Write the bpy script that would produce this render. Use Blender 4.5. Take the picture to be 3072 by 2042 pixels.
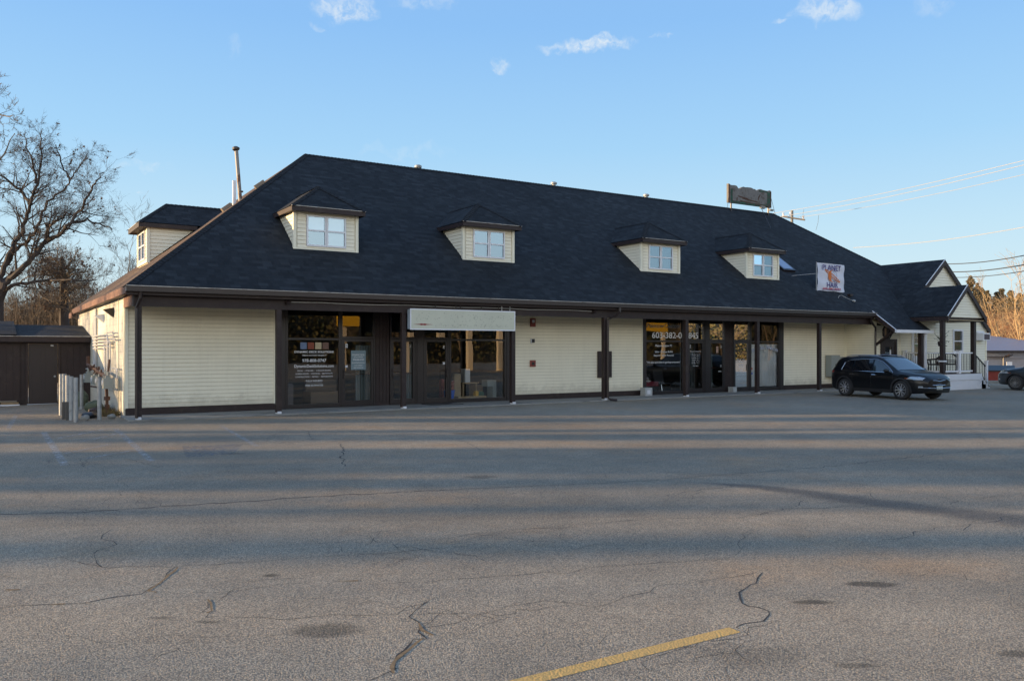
import bpy, bmesh, math, random
from mathutils import Vector, Matrix, noise as mnoise
R = math.radians
scene = bpy.context.scene
for o in list(bpy.data.objects): bpy.data.objects.remove(o)
COL = scene.collection

# ------------------------------------------------------------------ camera
cam_d = bpy.data.cameras.new("camera"); cam = bpy.data.objects.new("camera", cam_d); COL.objects.link(cam)
cam.location = (0, 0, 1.8); cam.rotation_euler = (R(90), 0, R(-32.3))
cam_d.sensor_width = 36; cam_d.lens = 36*2502/3072.0; cam_d.shift_y = 24/3072.0
cam_d.clip_start = 0.1; cam_d.clip_end = 3000
scene.camera = cam

# ------------------------------------------------------------------ light
SUN_EL = R(8); SUN_AZ = R(30)          # sun stands low on the left, behind the front wall
S = Vector((-math.cos(SUN_AZ)*math.cos(SUN_EL), math.sin(SUN_AZ)*math.cos(SUN_EL), math.sin(SUN_EL)))
sd = bpy.data.lights.new("sun", 'SUN'); sun = bpy.data.objects.new("sun", sd); COL.objects.link(sun)
sd.energy = 5.0; sd.angle = R(0.5); sd.color = (1.0, 0.69, 0.37)
sun.rotation_euler = S.to_track_quat('Z', 'Y').to_euler()
w = bpy.data.worlds.new("World"); scene.world = w; w.use_nodes = True
wn = w.node_tree; wn.nodes.clear()
def N(t, typ, **kw):
    n = t.nodes.new(typ)
    for k, v in kw.items(): setattr(n, k, v)
    return n
wo = N(wn, 'ShaderNodeOutputWorld'); bg = N(wn, 'ShaderNodeBackground'); bg.inputs[1].default_value = 0.076
sky = N(wn, 'ShaderNodeTexSky', sky_type='NISHITA', sun_disc=False, sun_elevation=R(11), sun_rotation=math.atan2(S.x, S.y),
        air_density=1.0, dust_density=0.3, ozone_density=2.5, altitude=0)
def vmath(t, op, a, b=None, out=0):
    n = N(t, 'ShaderNodeVectorMath', operation=op)
    for i, x in enumerate((a, b)):
        if x is None: continue
        if isinstance(x, (tuple, Vector)): n.inputs[i].default_value = tuple(x)
        else: t.links.new(x, n.inputs[i])
    return n.outputs['Value'] if op in ('DOT_PRODUCT', 'LENGTH', 'DISTANCE') else n.outputs[0]
def fmath(t, op, a, b=None, c=None, clamp=False):
    n = N(t, 'ShaderNodeMath', operation=op, use_clamp=clamp)
    for i, x in enumerate((a, b, c)):
        if x is None: continue
        if isinstance(x, (int, float)): n.inputs[i].default_value = x
        else: t.links.new(x, n.inputs[i])
    return n.outputs[0]
def mixc(t, fac, a, b, blend='MIX'):
    n = N(t, 'ShaderNodeMix', data_type='RGBA', blend_type=blend)
    for s, x in ((n.inputs[0], fac), (n.inputs[6], a), (n.inputs[7], b)):
        if isinstance(x, (int, float)): s.default_value = x
        elif isinstance(x, tuple): s.default_value = (*x, 1) if len(x) == 3 else x
        else: t.links.new(x, s)
    return n.outputs[2]
def maprange(t, v, a, b, c=0.0, d=1.0, smooth=True):
    n = N(t, 'ShaderNodeMapRange', interpolation_type='SMOOTHSTEP' if smooth else 'LINEAR')
    t.links.new(v, n.inputs[0])
    for i, x in enumerate((a, b, c, d)): n.inputs[i+1].default_value = x
    return n.outputs[0]
def noise_n(t, vec, scale, detail=3, rough=.55, out=0, dist=0):
    n = N(t, 'ShaderNodeTexNoise'); n.inputs['Scale'].default_value = scale
    n.inputs['Detail'].default_value = detail; n.inputs['Roughness'].default_value = rough; n.inputs['Distortion'].default_value = dist
    if vec is not None: t.links.new(vec, n.inputs['Vector'])
    return n.outputs[out]
# clouds of the sky: small wisps round given directions
tc = N(wn, 'ShaderNodeTexCoord'); D = tc.outputs['Generated']
fwd = Vector((math.sin(R(32.3)), math.cos(R(32.3)), 0)); rgt = Vector((math.cos(R(32.3)), -math.sin(R(32.3)), 0))
def pixdir(u, v): return (fwd*2502 + rgt*(u-1536) + Vector((0, 0, 1045-v))).normalized()
def pix(u, v, d):                                   # world point of a photo pixel at a forward distance d
    k = d/2502.0
    return Vector((0, 0, 1.8)) + (fwd*2502 + rgt*(u-1536) + Vector((0, 0, 1045-v)))*k
warp = vmath(wn, 'MULTIPLY_ADD' if False else 'SCALE', N(wn, 'ShaderNodeTexNoise').outputs[1])
wnz = N(wn, 'ShaderNodeTexNoise'); wnz.inputs['Scale'].default_value = 34; wnz.inputs['Detail'].default_value = 4
wn.links.new(D, wnz.inputs['Vector'])
wv = vmath(wn, 'SUBTRACT', wnz.outputs[1], (.5, .5, .5))
wsc = N(wn, 'ShaderNodeVectorMath', operation='SCALE'); wn.links.new(wv, wsc.inputs[0]); wsc.inputs['Scale'].default_value = .045
Dw = vmath(wn, 'ADD', D, wsc.outputs[0])
acc = None
for (u, v, rx, rz, a) in [(1035, 28, 80, 30, .55), (1770, 132, 95, 24, .62), (1690, 140, 60, 15, .4), (1500, 193, 24, 15, .45), (1520, 182, 20, 12, .4), (1975, 113, 28, 9, .45),
                          (2480, 30, 85, 34, .5), (2350, 66, 30, 9, .35), (950, 80, 22, 8, .3), (430, 497, 75, 14, .22), (428, 586, 10, 6, .5),
                          (1270, 8, 80, 18, .22), (1220, 455, 120, 16, .12), (690, 130, 25, 30, .10), (2790, 20, 60, 30, .15), (1860, 140, 50, 18, .35)]:
    c = pixdir(u, v); r_ = Vector((c.y, -c.x, 0)).normalized(); up = r_.cross(c).normalized()
    dv = vmath(wn, 'SUBTRACT', Dw, c)
    k = 1.0/2502.0*(1 if True else 1)
    q = Vector((2502, (u-1536), 0)).length/2502.0
    x = fmath(wn, 'MULTIPLY', vmath(wn, 'DOT_PRODUCT', dv, r_), 2502*q*q/(rx*1.3))
    y = fmath(wn, 'MULTIPLY', vmath(wn, 'DOT_PRODUCT', dv, up), 2502*q/(rz*1.3))
    d2 = fmath(wn, 'ADD', fmath(wn, 'MULTIPLY', x, x), fmath(wn, 'MULTIPLY', y, y))
    m = maprange(wn, d2, 0.0, 1.0, a, 0.0)
    acc = m if acc is None else fmath(wn, 'MAXIMUM', acc, m)
cn = noise_n(wn, Dw, 70, 4, .6)
cm = fmath(wn, 'MULTIPLY', acc, maprange(wn, cn, .34, .68, .05, 1.25))
# the photograph's clear air: the sky model mixed with a plain blue-to-pale gradient by height above the horizon
sepd = N(wn, 'ShaderNodeSeparateXYZ'); wn.links.new(D, sepd.inputs[0])
gr = N(wn, 'ShaderNodeValToRGB'); wn.links.new(sepd.outputs[2], gr.inputs[0])
cr = gr.color_ramp; cr.elements[0].position = 0.0; cr.elements[0].color = (4.9, 5.8, 6.0, 1)
cr.elements[1].position = 1.0; cr.elements[1].color = (1.5, 2.7, 5.2, 1)
for p, c in ((.06, (4.6, 5.8, 6.3)), (.13, (3.9, 5.5, 6.5)), (.23, (2.75, 4.75, 6.7)), (.36, (1.95, 3.85, 6.6)), (.6, (1.7, 3.2, 5.9))):
    e = cr.elements.new(p); e.color = (*c, 1)
skc = mixc(wn, .88, sky.outputs[0], gr.outputs[0])
# pale glow added low in the unseen sky behind camera to light the facade
sepz_ = N(wn, 'ShaderNodeSeparateXYZ'); wn.links.new(D, sepz_.inputs[0]); sepz = sepz_.outputs[2]
opp = vmath(wn, 'DOT_PRODUCT', D, (-fwd.x, -fwd.y, .05))
skc = mixc(wn, fmath(wn, 'MULTIPLY', fmath(wn, 'MULTIPLY', maprange(wn, opp, .05, .85), .92), maprange(wn, sepz, .14, .42, 1.0, .12)), skc, (17.0, 16.2, 14.6))
cl = mixc(wn, fmath(wn, 'MINIMUM', cm, 1.0), skc, (5.6, 6.0, 6.2))
wn.links.new(cl, bg.inputs[0]); wn.links.new(bg.outputs[0], wo.inputs[0])
vs = scene.view_settings; vs.view_transform = 'Standard'; vs.look = 'None'; vs.exposure = 0.98; vs.gamma = 1; vs.use_curve_mapping = False
scene.render.engine = 'CYCLES'
scene.cycles.max_bounces = 6; scene.cycles.transparent_max_bounces = 16; scene.cycles.use_denoising = True
scene.cycles.caustics_reflective = False; scene.cycles.caustics_refractive = False

# ------------------------------------------------------------------ materials
MATS = {}
def mat(name, col, rough=.7, var=0.0, vscale=3.0, col2=None, c2scale=1.2, c2lo=.5, c2hi=.7, bump=0.0, bscale=40, metal=0.0, spec=.5, streak=0.0, coat=0.0, emit=None):
    if name in MATS: return MATS[name]
    m = bpy.data.materials.new(name); m.use_nodes = True; t = m.node_tree; b = t.nodes['Principled BSDF']
    g = N(t, 'ShaderNodeNewGeometry'); P = g.outputs['Position']; c = None
    base = col
    if col2 is not None:
        nz = noise_n(t, P, c2scale, 5, .65)
        base = mixc(t, maprange(t, nz, c2lo, c2hi), col, col2)
    if var:
        nz = noise_n(t, P, vscale, 4, .6)
        f = maprange(t, nz, .25, .75, 1-var, 1+var, False)
        cmb = N(t, 'ShaderNodeCombineXYZ')
        for i in range(3): t.links.new(f, cmb.inputs[i])
        base = mixc(t, 1.0, base, cmb.outputs[0], 'MULTIPLY')
    if streak:
        mp = N(t, 'ShaderNodeMapping'); mp.inputs['Scale'].default_value = (5, 5, .35); t.links.new(P, mp.inputs[0])
        nz = noise_n(t, mp.outputs[0], 2.0, 4, .6)
        f = maprange(t, nz, .45, .8, 1, 1-streak)
        cmb = N(t, 'ShaderNodeCombineXYZ')
        for i in range(3): t.links.new(f, cmb.inputs[i])
        base = mixc(t, 1.0, base, cmb.outputs[0], 'MULTIPLY')
    if isinstance(base, tuple): b.inputs['Base Color'].default_value = (*base, 1)
    else: t.links.new(base, b.inputs['Base Color'])
    b.inputs['Roughness'].default_value = rough; b.inputs['Metallic'].default_value = metal
    b.inputs['Specular IOR Level'].default_value = spec; b.inputs['Coat Weight'].default_value = coat
    if bump:
        bn = N(t, 'ShaderNodeBump'); bn.inputs['Strength'].default_value = bump; bn.inputs['Distance'].default_value = .01
        t.links.new(noise_n(t, P, bscale, 3), bn.inputs['Height']); t.links.new(bn.outputs[0], b.inputs['Normal'])
    if emit:
        b.inputs['Emission Color'].default_value = (*emit[0], 1); b.inputs['Emission Strength'].default_value = emit[1]
    MATS[name] = m; return m
def glass_mat(name, base, k, tint=(.8, .85, .85), wob=0.0, refl=(1, 1, 1)):
    m = bpy.data.materials.new(name); m.use_nodes = True; t = m.node_tree; t.nodes.clear()
    o = N(t, 'ShaderNodeOutputMaterial'); mx = N(t, 'ShaderNodeMixShader'); tr = N(t, 'ShaderNodeBsdfTransparent'); gl = N(t, 'ShaderNodeBsdfGlossy')
    tr.inputs[0].default_value = (*tint, 1); gl.inputs['Roughness'].default_value = 0.0; gl.inputs[0].default_value = (*refl, 1)
    fr = N(t, 'ShaderNodeFresnel'); fr.inputs[0].default_value = 1.5
    f = fmath(t, 'MULTIPLY_ADD', fr.outputs[0], k, base, clamp=True)
    if wob:
        g = N(t, 'ShaderNodeNewGeometry'); bn = N(t, 'ShaderNodeBump'); bn.inputs['Strength'].default_value = 1; bn.inputs['Distance'].default_value = wob
        t.links.new(noise_n(t, g.outputs['Position'], .9, 1), bn.inputs['Height']); t.links.new(bn.outputs[0], gl.inputs['Normal'])
    t.links.new(f, mx.inputs[0]); t.links.new(tr.outputs[0], mx.inputs[1]); t.links.new(gl.outputs[0], mx.inputs[2]); t.links.new(mx.outputs[0], o.inputs[0])
    MATS[name] = m; return m
def siding_mat(name, col, dirt):
    m = mat(name, col, .55, var=.05, vscale=1.5, streak=.06, spec=.35)
    return m
def shingle_mat(name, c1, c2, c3):
    m = bpy.data.materials.new(name); m.use_nodes = True; t = m.node_tree; b = t.nodes['Principled BSDF']
    uv = N(t, 'ShaderNodeUVMap').outputs[0]
    sp = N(t, 'ShaderNodeSeparateXYZ'); t.links.new(uv, sp.inputs[0])
    def cells(wd, salt):
        row = fmath(t, 'FLOOR', fmath(t, 'DIVIDE', sp.outputs[1], .143))
        w1 = N(t, 'ShaderNodeTexWhiteNoise', noise_dimensions='1D'); t.links.new(fmath(t, 'ADD', row, salt), w1.inputs['W'])
        col = fmath(t, 'FLOOR', fmath(t, 'ADD', fmath(t, 'DIVIDE', sp.outputs[0], wd), fmath(t, 'MULTIPLY', w1.outputs['Value'], 7.0)))
        cb = N(t, 'ShaderNodeCombineXYZ'); t.links.new(col, cb.inputs[0]); t.links.new(row, cb.inputs[1]); cb.inputs[2].default_value = salt
        w2 = N(t, 'ShaderNodeTexWhiteNoise', noise_dimensions='3D'); t.links.new(cb.outputs[0], w2.inputs['Vector']); return w2.outputs['Value']
    t1 = cells(.17, 3.3); t2 = cells(.26, 9.1)
    c = mixc(t, t1, c1, c2)
    c = mixc(t, maprange(t, t2, .6, 1.0, 0, .8, False), c, c3)
    gp = N(t, 'ShaderNodeNewGeometry').outputs['Position']
    big = maprange(t, noise_n(t, gp, .45, 4, .6), .3, .7, .8, 1.2, False)
    cmb = N(t, 'ShaderNodeCombineXYZ')
    for i in range(3): t.links.new(big, cmb.inputs[i])
    c = mixc(t, 1.0, c, cmb.outputs[0], 'MULTIPLY')
    gn = maprange(t, noise_n(t, uv, 160, 2, .7), .3, .7, .75, 1.3, False)
    cmb2 = N(t, 'ShaderNodeCombineXYZ')
    for i in range(3): t.links.new(gn, cmb2.inputs[i])
    c = mixc(t, 1.0, c, cmb2.outputs[0], 'MULTIPLY')
    t.links.new(c, b.inputs['Base Color']); b.inputs['Roughness'].default_value = .9; b.inputs['Specular IOR Level'].default_value = .25
    # each course is a step: height ramps up along the slope and drops at the butt edge
    fr = fmath(t, 'FRACT', fmath(t, 'DIVIDE', sp.outputs[1], .143))
    st = fmath(t, 'SUBTRACT', 1.0, fr)
    h = fmath(t, 'ADD', fmath(t, 'MULTIPLY', st, .9), fmath(t, 'MULTIPLY', t1, .5))
    bn = N(t, 'ShaderNodeBump'); bn.inputs['Strength'].default_value = 1; bn.inputs['Distance'].default_value = .02
    t.links.new(h, bn.inputs['Height']); t.links.new(bn.outputs[0], b.inputs['Normal'])
    MATS[name] = m; return m

M_SIDE = mat('cream_siding', (.85, .80, .635), .5, var=.05, vscale=1.3, streak=.05, spec=.35)
M_SIDE2 = mat('pale_siding', (.83, .80, .66), .5, var=.05, vscale=1.3, spec=.35)
M_GRIMESHADE = mat('siding_grime', (.50, .45, .33), .8, var=.3, vscale=4)  # siding dirt, with the lap shadow line painted into the same colour
def add_splash(m):                                     # dirt splashed up from the paving, with a ragged upper edge
    t = m.node_tree; b = t.nodes['Principled BSDF']; src = b.inputs['Base Color'].links[0].from_socket
    P = N(t, 'ShaderNodeNewGeometry').outputs['Position']; s_ = N(t, 'ShaderNodeSeparateXYZ'); t.links.new(P, s_.inputs[0])
    z = fmath(t, 'ADD', s_.outputs[2], fmath(t, 'MULTIPLY', fmath(t, 'SUBTRACT', noise_n(t, P, 2.5, 6, .75), .5), .9))
    f = maprange(t, z, .15, .62, .5, 0.0)
    t.links.new(mixc(t, f, src, (.36, .32, .24)), b.inputs['Base Color'])
add_splash(M_SIDE)
M_TRIMC = mat('cream_trim', (.83, .79, .63), .5, var=.05)
M_BROWN = mat('brown_paint', (.027, .016, .015), .55, var=.18, vscale=5, col2=(.04, .027, .023), c2scale=3, bump=.15, bscale=60, spec=.4)
M_BROWNW = mat('weathered_brown_paint', (.15, .065, .04), .6, var=.25, vscale=6, col2=(.24, .12, .07), c2scale=6, spec=.3)  # lighter, patchy brown for the left-side eave boards
M_GUTTER = mat('brown_metal', (.026, .017, .016), .35, var=.15, spec=.5)
M_GLINE = mat('aluminium_edge', (.42, .40, .37), .45, var=.3, vscale=8, metal=.3, col2=(.18, .15, .13), c2scale=4)
M_ROOF = shingle_mat('charcoal_shingles', (.010, .0123, .015), (.0175, .021, .025), (.028, .033, .0385))
M_ROOFCAP = mat('ridge_shingles', (.02, .0225, .026), .9, var=.3, vscale=7, spec=.2)
M_ROOFSUN = shingle_mat('brown_shingles', (.075, .05, .036), (.12, .082, .056), (.17, .12, .085))  # brown copy of the roof shingles with the low sun's warmth painted in
M_WHITE = mat('white_vinyl', (.72, .73, .76), .4, var=.03)
M_WHITE2 = mat('white_paint', (.66, .68, .72), .5, var=.06, vscale=2)
M_SOFFIT = mat('tan_soffit', (.42, .33, .20), .7, var=.1)
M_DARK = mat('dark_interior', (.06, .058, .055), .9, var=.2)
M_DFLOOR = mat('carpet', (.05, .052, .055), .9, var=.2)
M_CURT = mat('white_curtain', (.84, .86, .88), .8, var=.04)
M_FRAME = mat('storefront_bronze', (.02, .016, .017), .35, var=.1, spec=.5)
M_GLASS = glass_mat('storefront_glass', .04, 1.7, (.86, .89, .89), wob=.0016)
M_GLASSW = glass_mat('window_glass', .26, 2.0, (.8, .85, .88), wob=.001, refl=(.55, .76, .95))
M_CONC = mat('concrete', (.25, .245, .225), .85, var=.15, vscale=2.5, col2=(.16, .155, .145), c2scale=1.2, bump=.3, bscale=90)
M_LETTER = mat('white_vinyl_lettering', (.8, .82, .85), .5)
M_GALV = mat('galvanised_steel', (.33, .34, .34), .5, var=.15, vscale=6, metal=.3, col2=(.22, .22, .22), c2scale=5)
M_RUST = mat('rust', (.085, .045, .032), .85, var=.4, vscale=14)
M_GREYBOX = mat('grey_enamel', (.26, .29, .28), .5, var=.06)
M_BLACK = mat('black_paint', (.015, .015, .017), .4)

# ------------------------------------------------------------------ building helpers
class MB:
    def __init__(s): s.v = []; s.f = []; s.uv = []; s.m = []; s.mi = 0
    def quad(s, pts, uv=None):
        i = len(s.v); s.v += [Vector(p) for p in pts]; s.f.append(tuple(range(i, i+len(pts)))); s.uv.append(uv); s.m.append(s.mi)
    def box(s, x0, x1, y0, y1, z0, z1, M=None):
        P = [Vector((x, y, z)) for z in (z0, z1) for y in (y0, y1) for x in (x0, x1)]
        if M is not None: P = [M @ p for p in P]
        for q in ((0, 2, 3, 1), (4, 5, 7, 6), (0, 1, 5, 4), (2, 6, 7, 3), (0, 4, 6, 2), (1, 3, 7, 5)): s.quad([P[i] for i in q])
    def bar(s, a, b, w, h, up=(0, 0, 1)):
        a, b = Vector(a), Vector(b); d = (b-a).normalized(); up = Vector(up); x = d.cross(up)
        if x.length < 1e-4: x = d.cross(Vector((1, 0, 0)))
        x.normalize(); y = x.cross(d).normalized()
        A = [a+x*i*w/2+y*j*h/2 for i, j in ((-1, -1), (1, -1), (1, 1), (-1, 1))]; B = [p+(b-a) for p in A]
        s.quad(A); s.quad(B[::-1])
        for i in range(4): s.quad([A[i], B[i], B[(i+1) % 4], A[(i+1) % 4]])
    def tube(s, pts, r, n=8, cap=True):
        pts = [Vector(p) for p in pts]; rs = r if isinstance(r, (list, tuple)) else [r]*len(pts); rings = []
        prev = None
        for k, p in enumerate(pts):
            d = (pts[min(k+1, len(pts)-1)]-pts[max(k-1, 0)]).normalized()
            x = prev - d*prev.dot(d) if prev is not None else d.orthogonal()
            if x.length < 1e-5: x = d.orthogonal()
            x.normalize(); prev = x; y = d.cross(x)
            i0 = len(s.v)
            for i in range(n):
                a = 2*math.pi*i/n; s.v.append(p+(x*math.cos(a)+y*math.sin(a))*rs[k])
            rings.append(i0)
        for a, b in zip(rings, rings[1:]):
            for i in range(n):
                j = (i+1) % n; s.f.append((a+i, a+j, b+j, b+i)); s.uv.append(None); s.m.append(s.mi)
        if cap:
            s.f.append(tuple(rings[0]+i for i in range(n))[::-1]); s.uv.append(None); s.m.append(s.mi)
            s.f.append(tuple(rings[-1]+i for i in range(n))); s.uv.append(None); s.m.append(s.mi)
    def cyl(s, x, y, z0, z1, r, n=16): s.tube([(x, y, z0), (x, y, z1)], r, n)
    def prism(s, poly, y0, y1):          # poly in (x,z), extruded along y
        n = len(poly)
        s.quad([(p[0], y0, p[1]) for p in poly]); s.quad([(p[0], y1, p[1]) for p in poly][::-1])
        for i in range(n):
            a, b = poly[i], poly[(i+1) % n]
            s.quad([(a[0], y0, a[1]), (a[0], y1, a[1]), (b[0], y1, b[1]), (b[0], y0, b[1])])
    def xf(s, M, i0=0):
        for i in range(i0, len(s.v)): s.v[i] = M @ s.v[i]
        return s
    def build(s, name, m, parent=None, smooth=False, bevel=0, local=False):
        me = bpy.data.meshes.new(name); off = Vector((0, 0, 0))
        if parent is not None and not local:
            p = parent; 
            while p is not None: off = off + p.location; p = p.parent
        me.from_pydata([tuple(v-off) for v in s.v], [], s.f)
        for mm in (m if isinstance(m, (list, tuple)) else [m]): me.materials.append(mm)
        if any(u is not None for u in s.uv):
            L = me.uv_layers.new(name='UVMap')
            for p, u in zip(me.polygons, s.uv):
                if u is not None:
                    for k, li in enumerate(p.loop_indices): L.data[li].uv = u[k]
        for p, k in zip(me.polygons, s.m): p.material_index = k
        me.update()
        bm = bmesh.new(); bm.from_mesh(me); bmesh.ops.remove_doubles(bm, verts=bm.verts, dist=1e-5) if smooth else None
        if not any(u is not None for u in s.uv): bmesh.ops.recalc_face_normals(bm, faces=bm.faces)
        bm.to_mesh(me); bm.free()
        if smooth:
            for p in me.polygons: p.use_smooth = True
        o = bpy.data.objects.new(name, me); COL.objects.link(o)
        if parent is not None: o.parent = parent
        if bevel:
            b = o.modifiers.new('bevel', 'BEVEL'); b.width = bevel; b.segments = 2; b.limit_method = 'ANGLE'
        return o
def tag(o, label=None, cat=None, group=None, kind=None):
    if label: o['label'] = label
    if cat: o['category'] = cat
    if group: o['group'] = group
    if kind: o['kind'] = kind
    return o
def thing(name, label, cat, loc=(0, 0, 0), rz=0, group=None):
    o = bpy.data.objects.new(name, None); COL.objects.link(o); o.location = loc; o.rotation_euler = (0, 0, rz); o.empty_display_size = .3
    return tag(o, label, cat, group)
def copy_tree(o, parent=None):
    c = o.copy(); COL.objects.link(c); c.parent = parent
    for ch in [x for x in bpy.data.objects if x.parent == o]: copy_tree(ch, c)
    return c
def text(name, s, size, m, loc, parent, width=None, rotx=90, rotz=0, ext=.001, align='CENTER', bend=None, shear=0, bold=0):
    cu = bpy.data.curves.new(name, 'FONT'); cu.body = s; cu.size = size; cu.extrude = ext; cu.align_x = align; cu.shear = shear; cu.offset = bold
    cu.resolution_u = 3
    o = bpy.data.objects.new(name, cu); COL.objects.link(o); bpy.context.view_layer.update()
    me = bpy.data.meshes.new_from_object(o.evaluated_get(bpy.context.evaluated_depsgraph_get()))
    bpy.data.objects.remove(o)
    xs = [v.co.x for v in me.vertices]; wd = max(xs)-min(xs)
    sx = width/wd if width else 1.0
    M = Matrix.Rotation(R(rotz), 4, 'Z') @ Matrix.Rotation(R(rotx), 4, 'X')
    off = Vector((0, 0, 0)); p = parent
    while p is not None: off = off+p.location; p = p.parent
    for v in me.vertices:
        c = v.co.copy(); c.x *= sx
        if bend: c.y -= bend*c.x*c.x
        v.co = M @ c + Vector(loc) - off
    me.materials.clear(); me.materials.append(m)
    o = bpy.data.objects.new(name, me); COL.objects.link(o); o.parent = parent
    return o
def join_text(name, parent, specs):
    """several lines of lettering as one mesh part"""
    obs = [text(name, parent=parent, **s) for s in specs]
    bm = bmesh.new()
    for o in obs: bm.from_mesh(o.data)
    me = bpy.data.meshes.new(name); bm.to_mesh(me); bm.free(); me.materials.append(obs[0].data.materials[0])
    for o in obs: bpy.data.objects.remove(o)
    o = bpy.data.objects.new(name, me); COL.objects.link(o); o.parent = parent
    return o

def each(boxes, name, m, parent, **k):
    out = []
    for b_ in boxes: q_ = MB(); q_.box(*b_); out.append(q_.build(name, m, parent, **k))
    return out
def siding(mb, O, ax, nrm, u0, u1, z0, z1, clip=None, course=.108, lip=.013, holes=()):
    """lapped boards on a vertical plane; clip(z)->(ua,ub) narrows each course; holes = (ua,ub,za,zb) left open"""
    O, ax, nrm = Vector(O), Vector(ax), Vector(nrm); z = z0; up = Vector((0, 0, 1))
    while z < z1-1e-4:
        zt = min(z+course, z1)
        for zz0, zz1 in ((z, zt),):
            cuts = [(zz0, zz1)]
            for h in holes:
                nc = []
                for a, b in cuts:
                    e = sorted({a, b, *(q for q in (h[2], h[3]) if a < q < b)}); nc += list(zip(e, e[1:]))
                cuts = nc
            for a, b in cuts:
                def off(q): return lip*(1-(q-z)/course)
                if clip: ca, cb = clip(a), clip(b)
                else: ca = cb = (u0, u1)
                spans = [(None, None)]
                segs = [[ca[0], ca[1], cb[0], cb[1]]]
                for h in holes:
                    if h[2] <= (a+b)/2 <= h[3]:
                        ns = []
                        for sg in segs:
                            if h[1] <= sg[0] or h[0] >= sg[1]: ns.append(sg); continue
                            if h[0] > sg[0]: ns.append([sg[0], h[0], sg[2], h[0]])
                            if h[1] < sg[1]: ns.append([h[1], sg[1], h[1], sg[3]])
                        segs = ns
                for sg in segs:
                    if sg[1]-sg[0] < 1e-3 and sg[3]-sg[2] < 1e-3: continue
                    p0 = O+ax*sg[0]+up*a+nrm*off(a); p1 = O+ax*sg[1]+up*a+nrm*off(a)
                    p2 = O+ax*sg[3]+up*b+nrm*off(b); p3 = O+ax*sg[2]+up*b+nrm*off(b)
                    if abs(a-z) < 1e-6 and b-a > .03:          # grimy butt edge of the board, lap shade painted in
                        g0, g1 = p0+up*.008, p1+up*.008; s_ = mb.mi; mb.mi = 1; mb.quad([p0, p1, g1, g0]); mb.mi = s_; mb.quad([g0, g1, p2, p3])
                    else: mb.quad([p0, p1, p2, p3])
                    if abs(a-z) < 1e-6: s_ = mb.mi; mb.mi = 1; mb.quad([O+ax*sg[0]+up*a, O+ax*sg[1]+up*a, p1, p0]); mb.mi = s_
        z = zt
def roofquad(mb, pts, eave_dir=None, thick=0.0):
    """planar roof polygon with metric uv: u along the eave, v up the slope"""
    P = [Vector(p) for p in pts]; n = sum((a.cross(b) for a, b in zip(P, P[1:]+P[:1])), Vector((0, 0, 0))).normalized()
    if n.z < 0: P = P[::-1]; n = -n
    e = Vector((-n.y, n.x, 0)).normalized() if eave_dir is None else Vector(eave_dir).normalized()
    s = n.cross(e); s = s if s.z > 0 else -s
    uv = [(p.dot(e), p.dot(s)) for p in P]
    mb.quad(P, uv)

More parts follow.
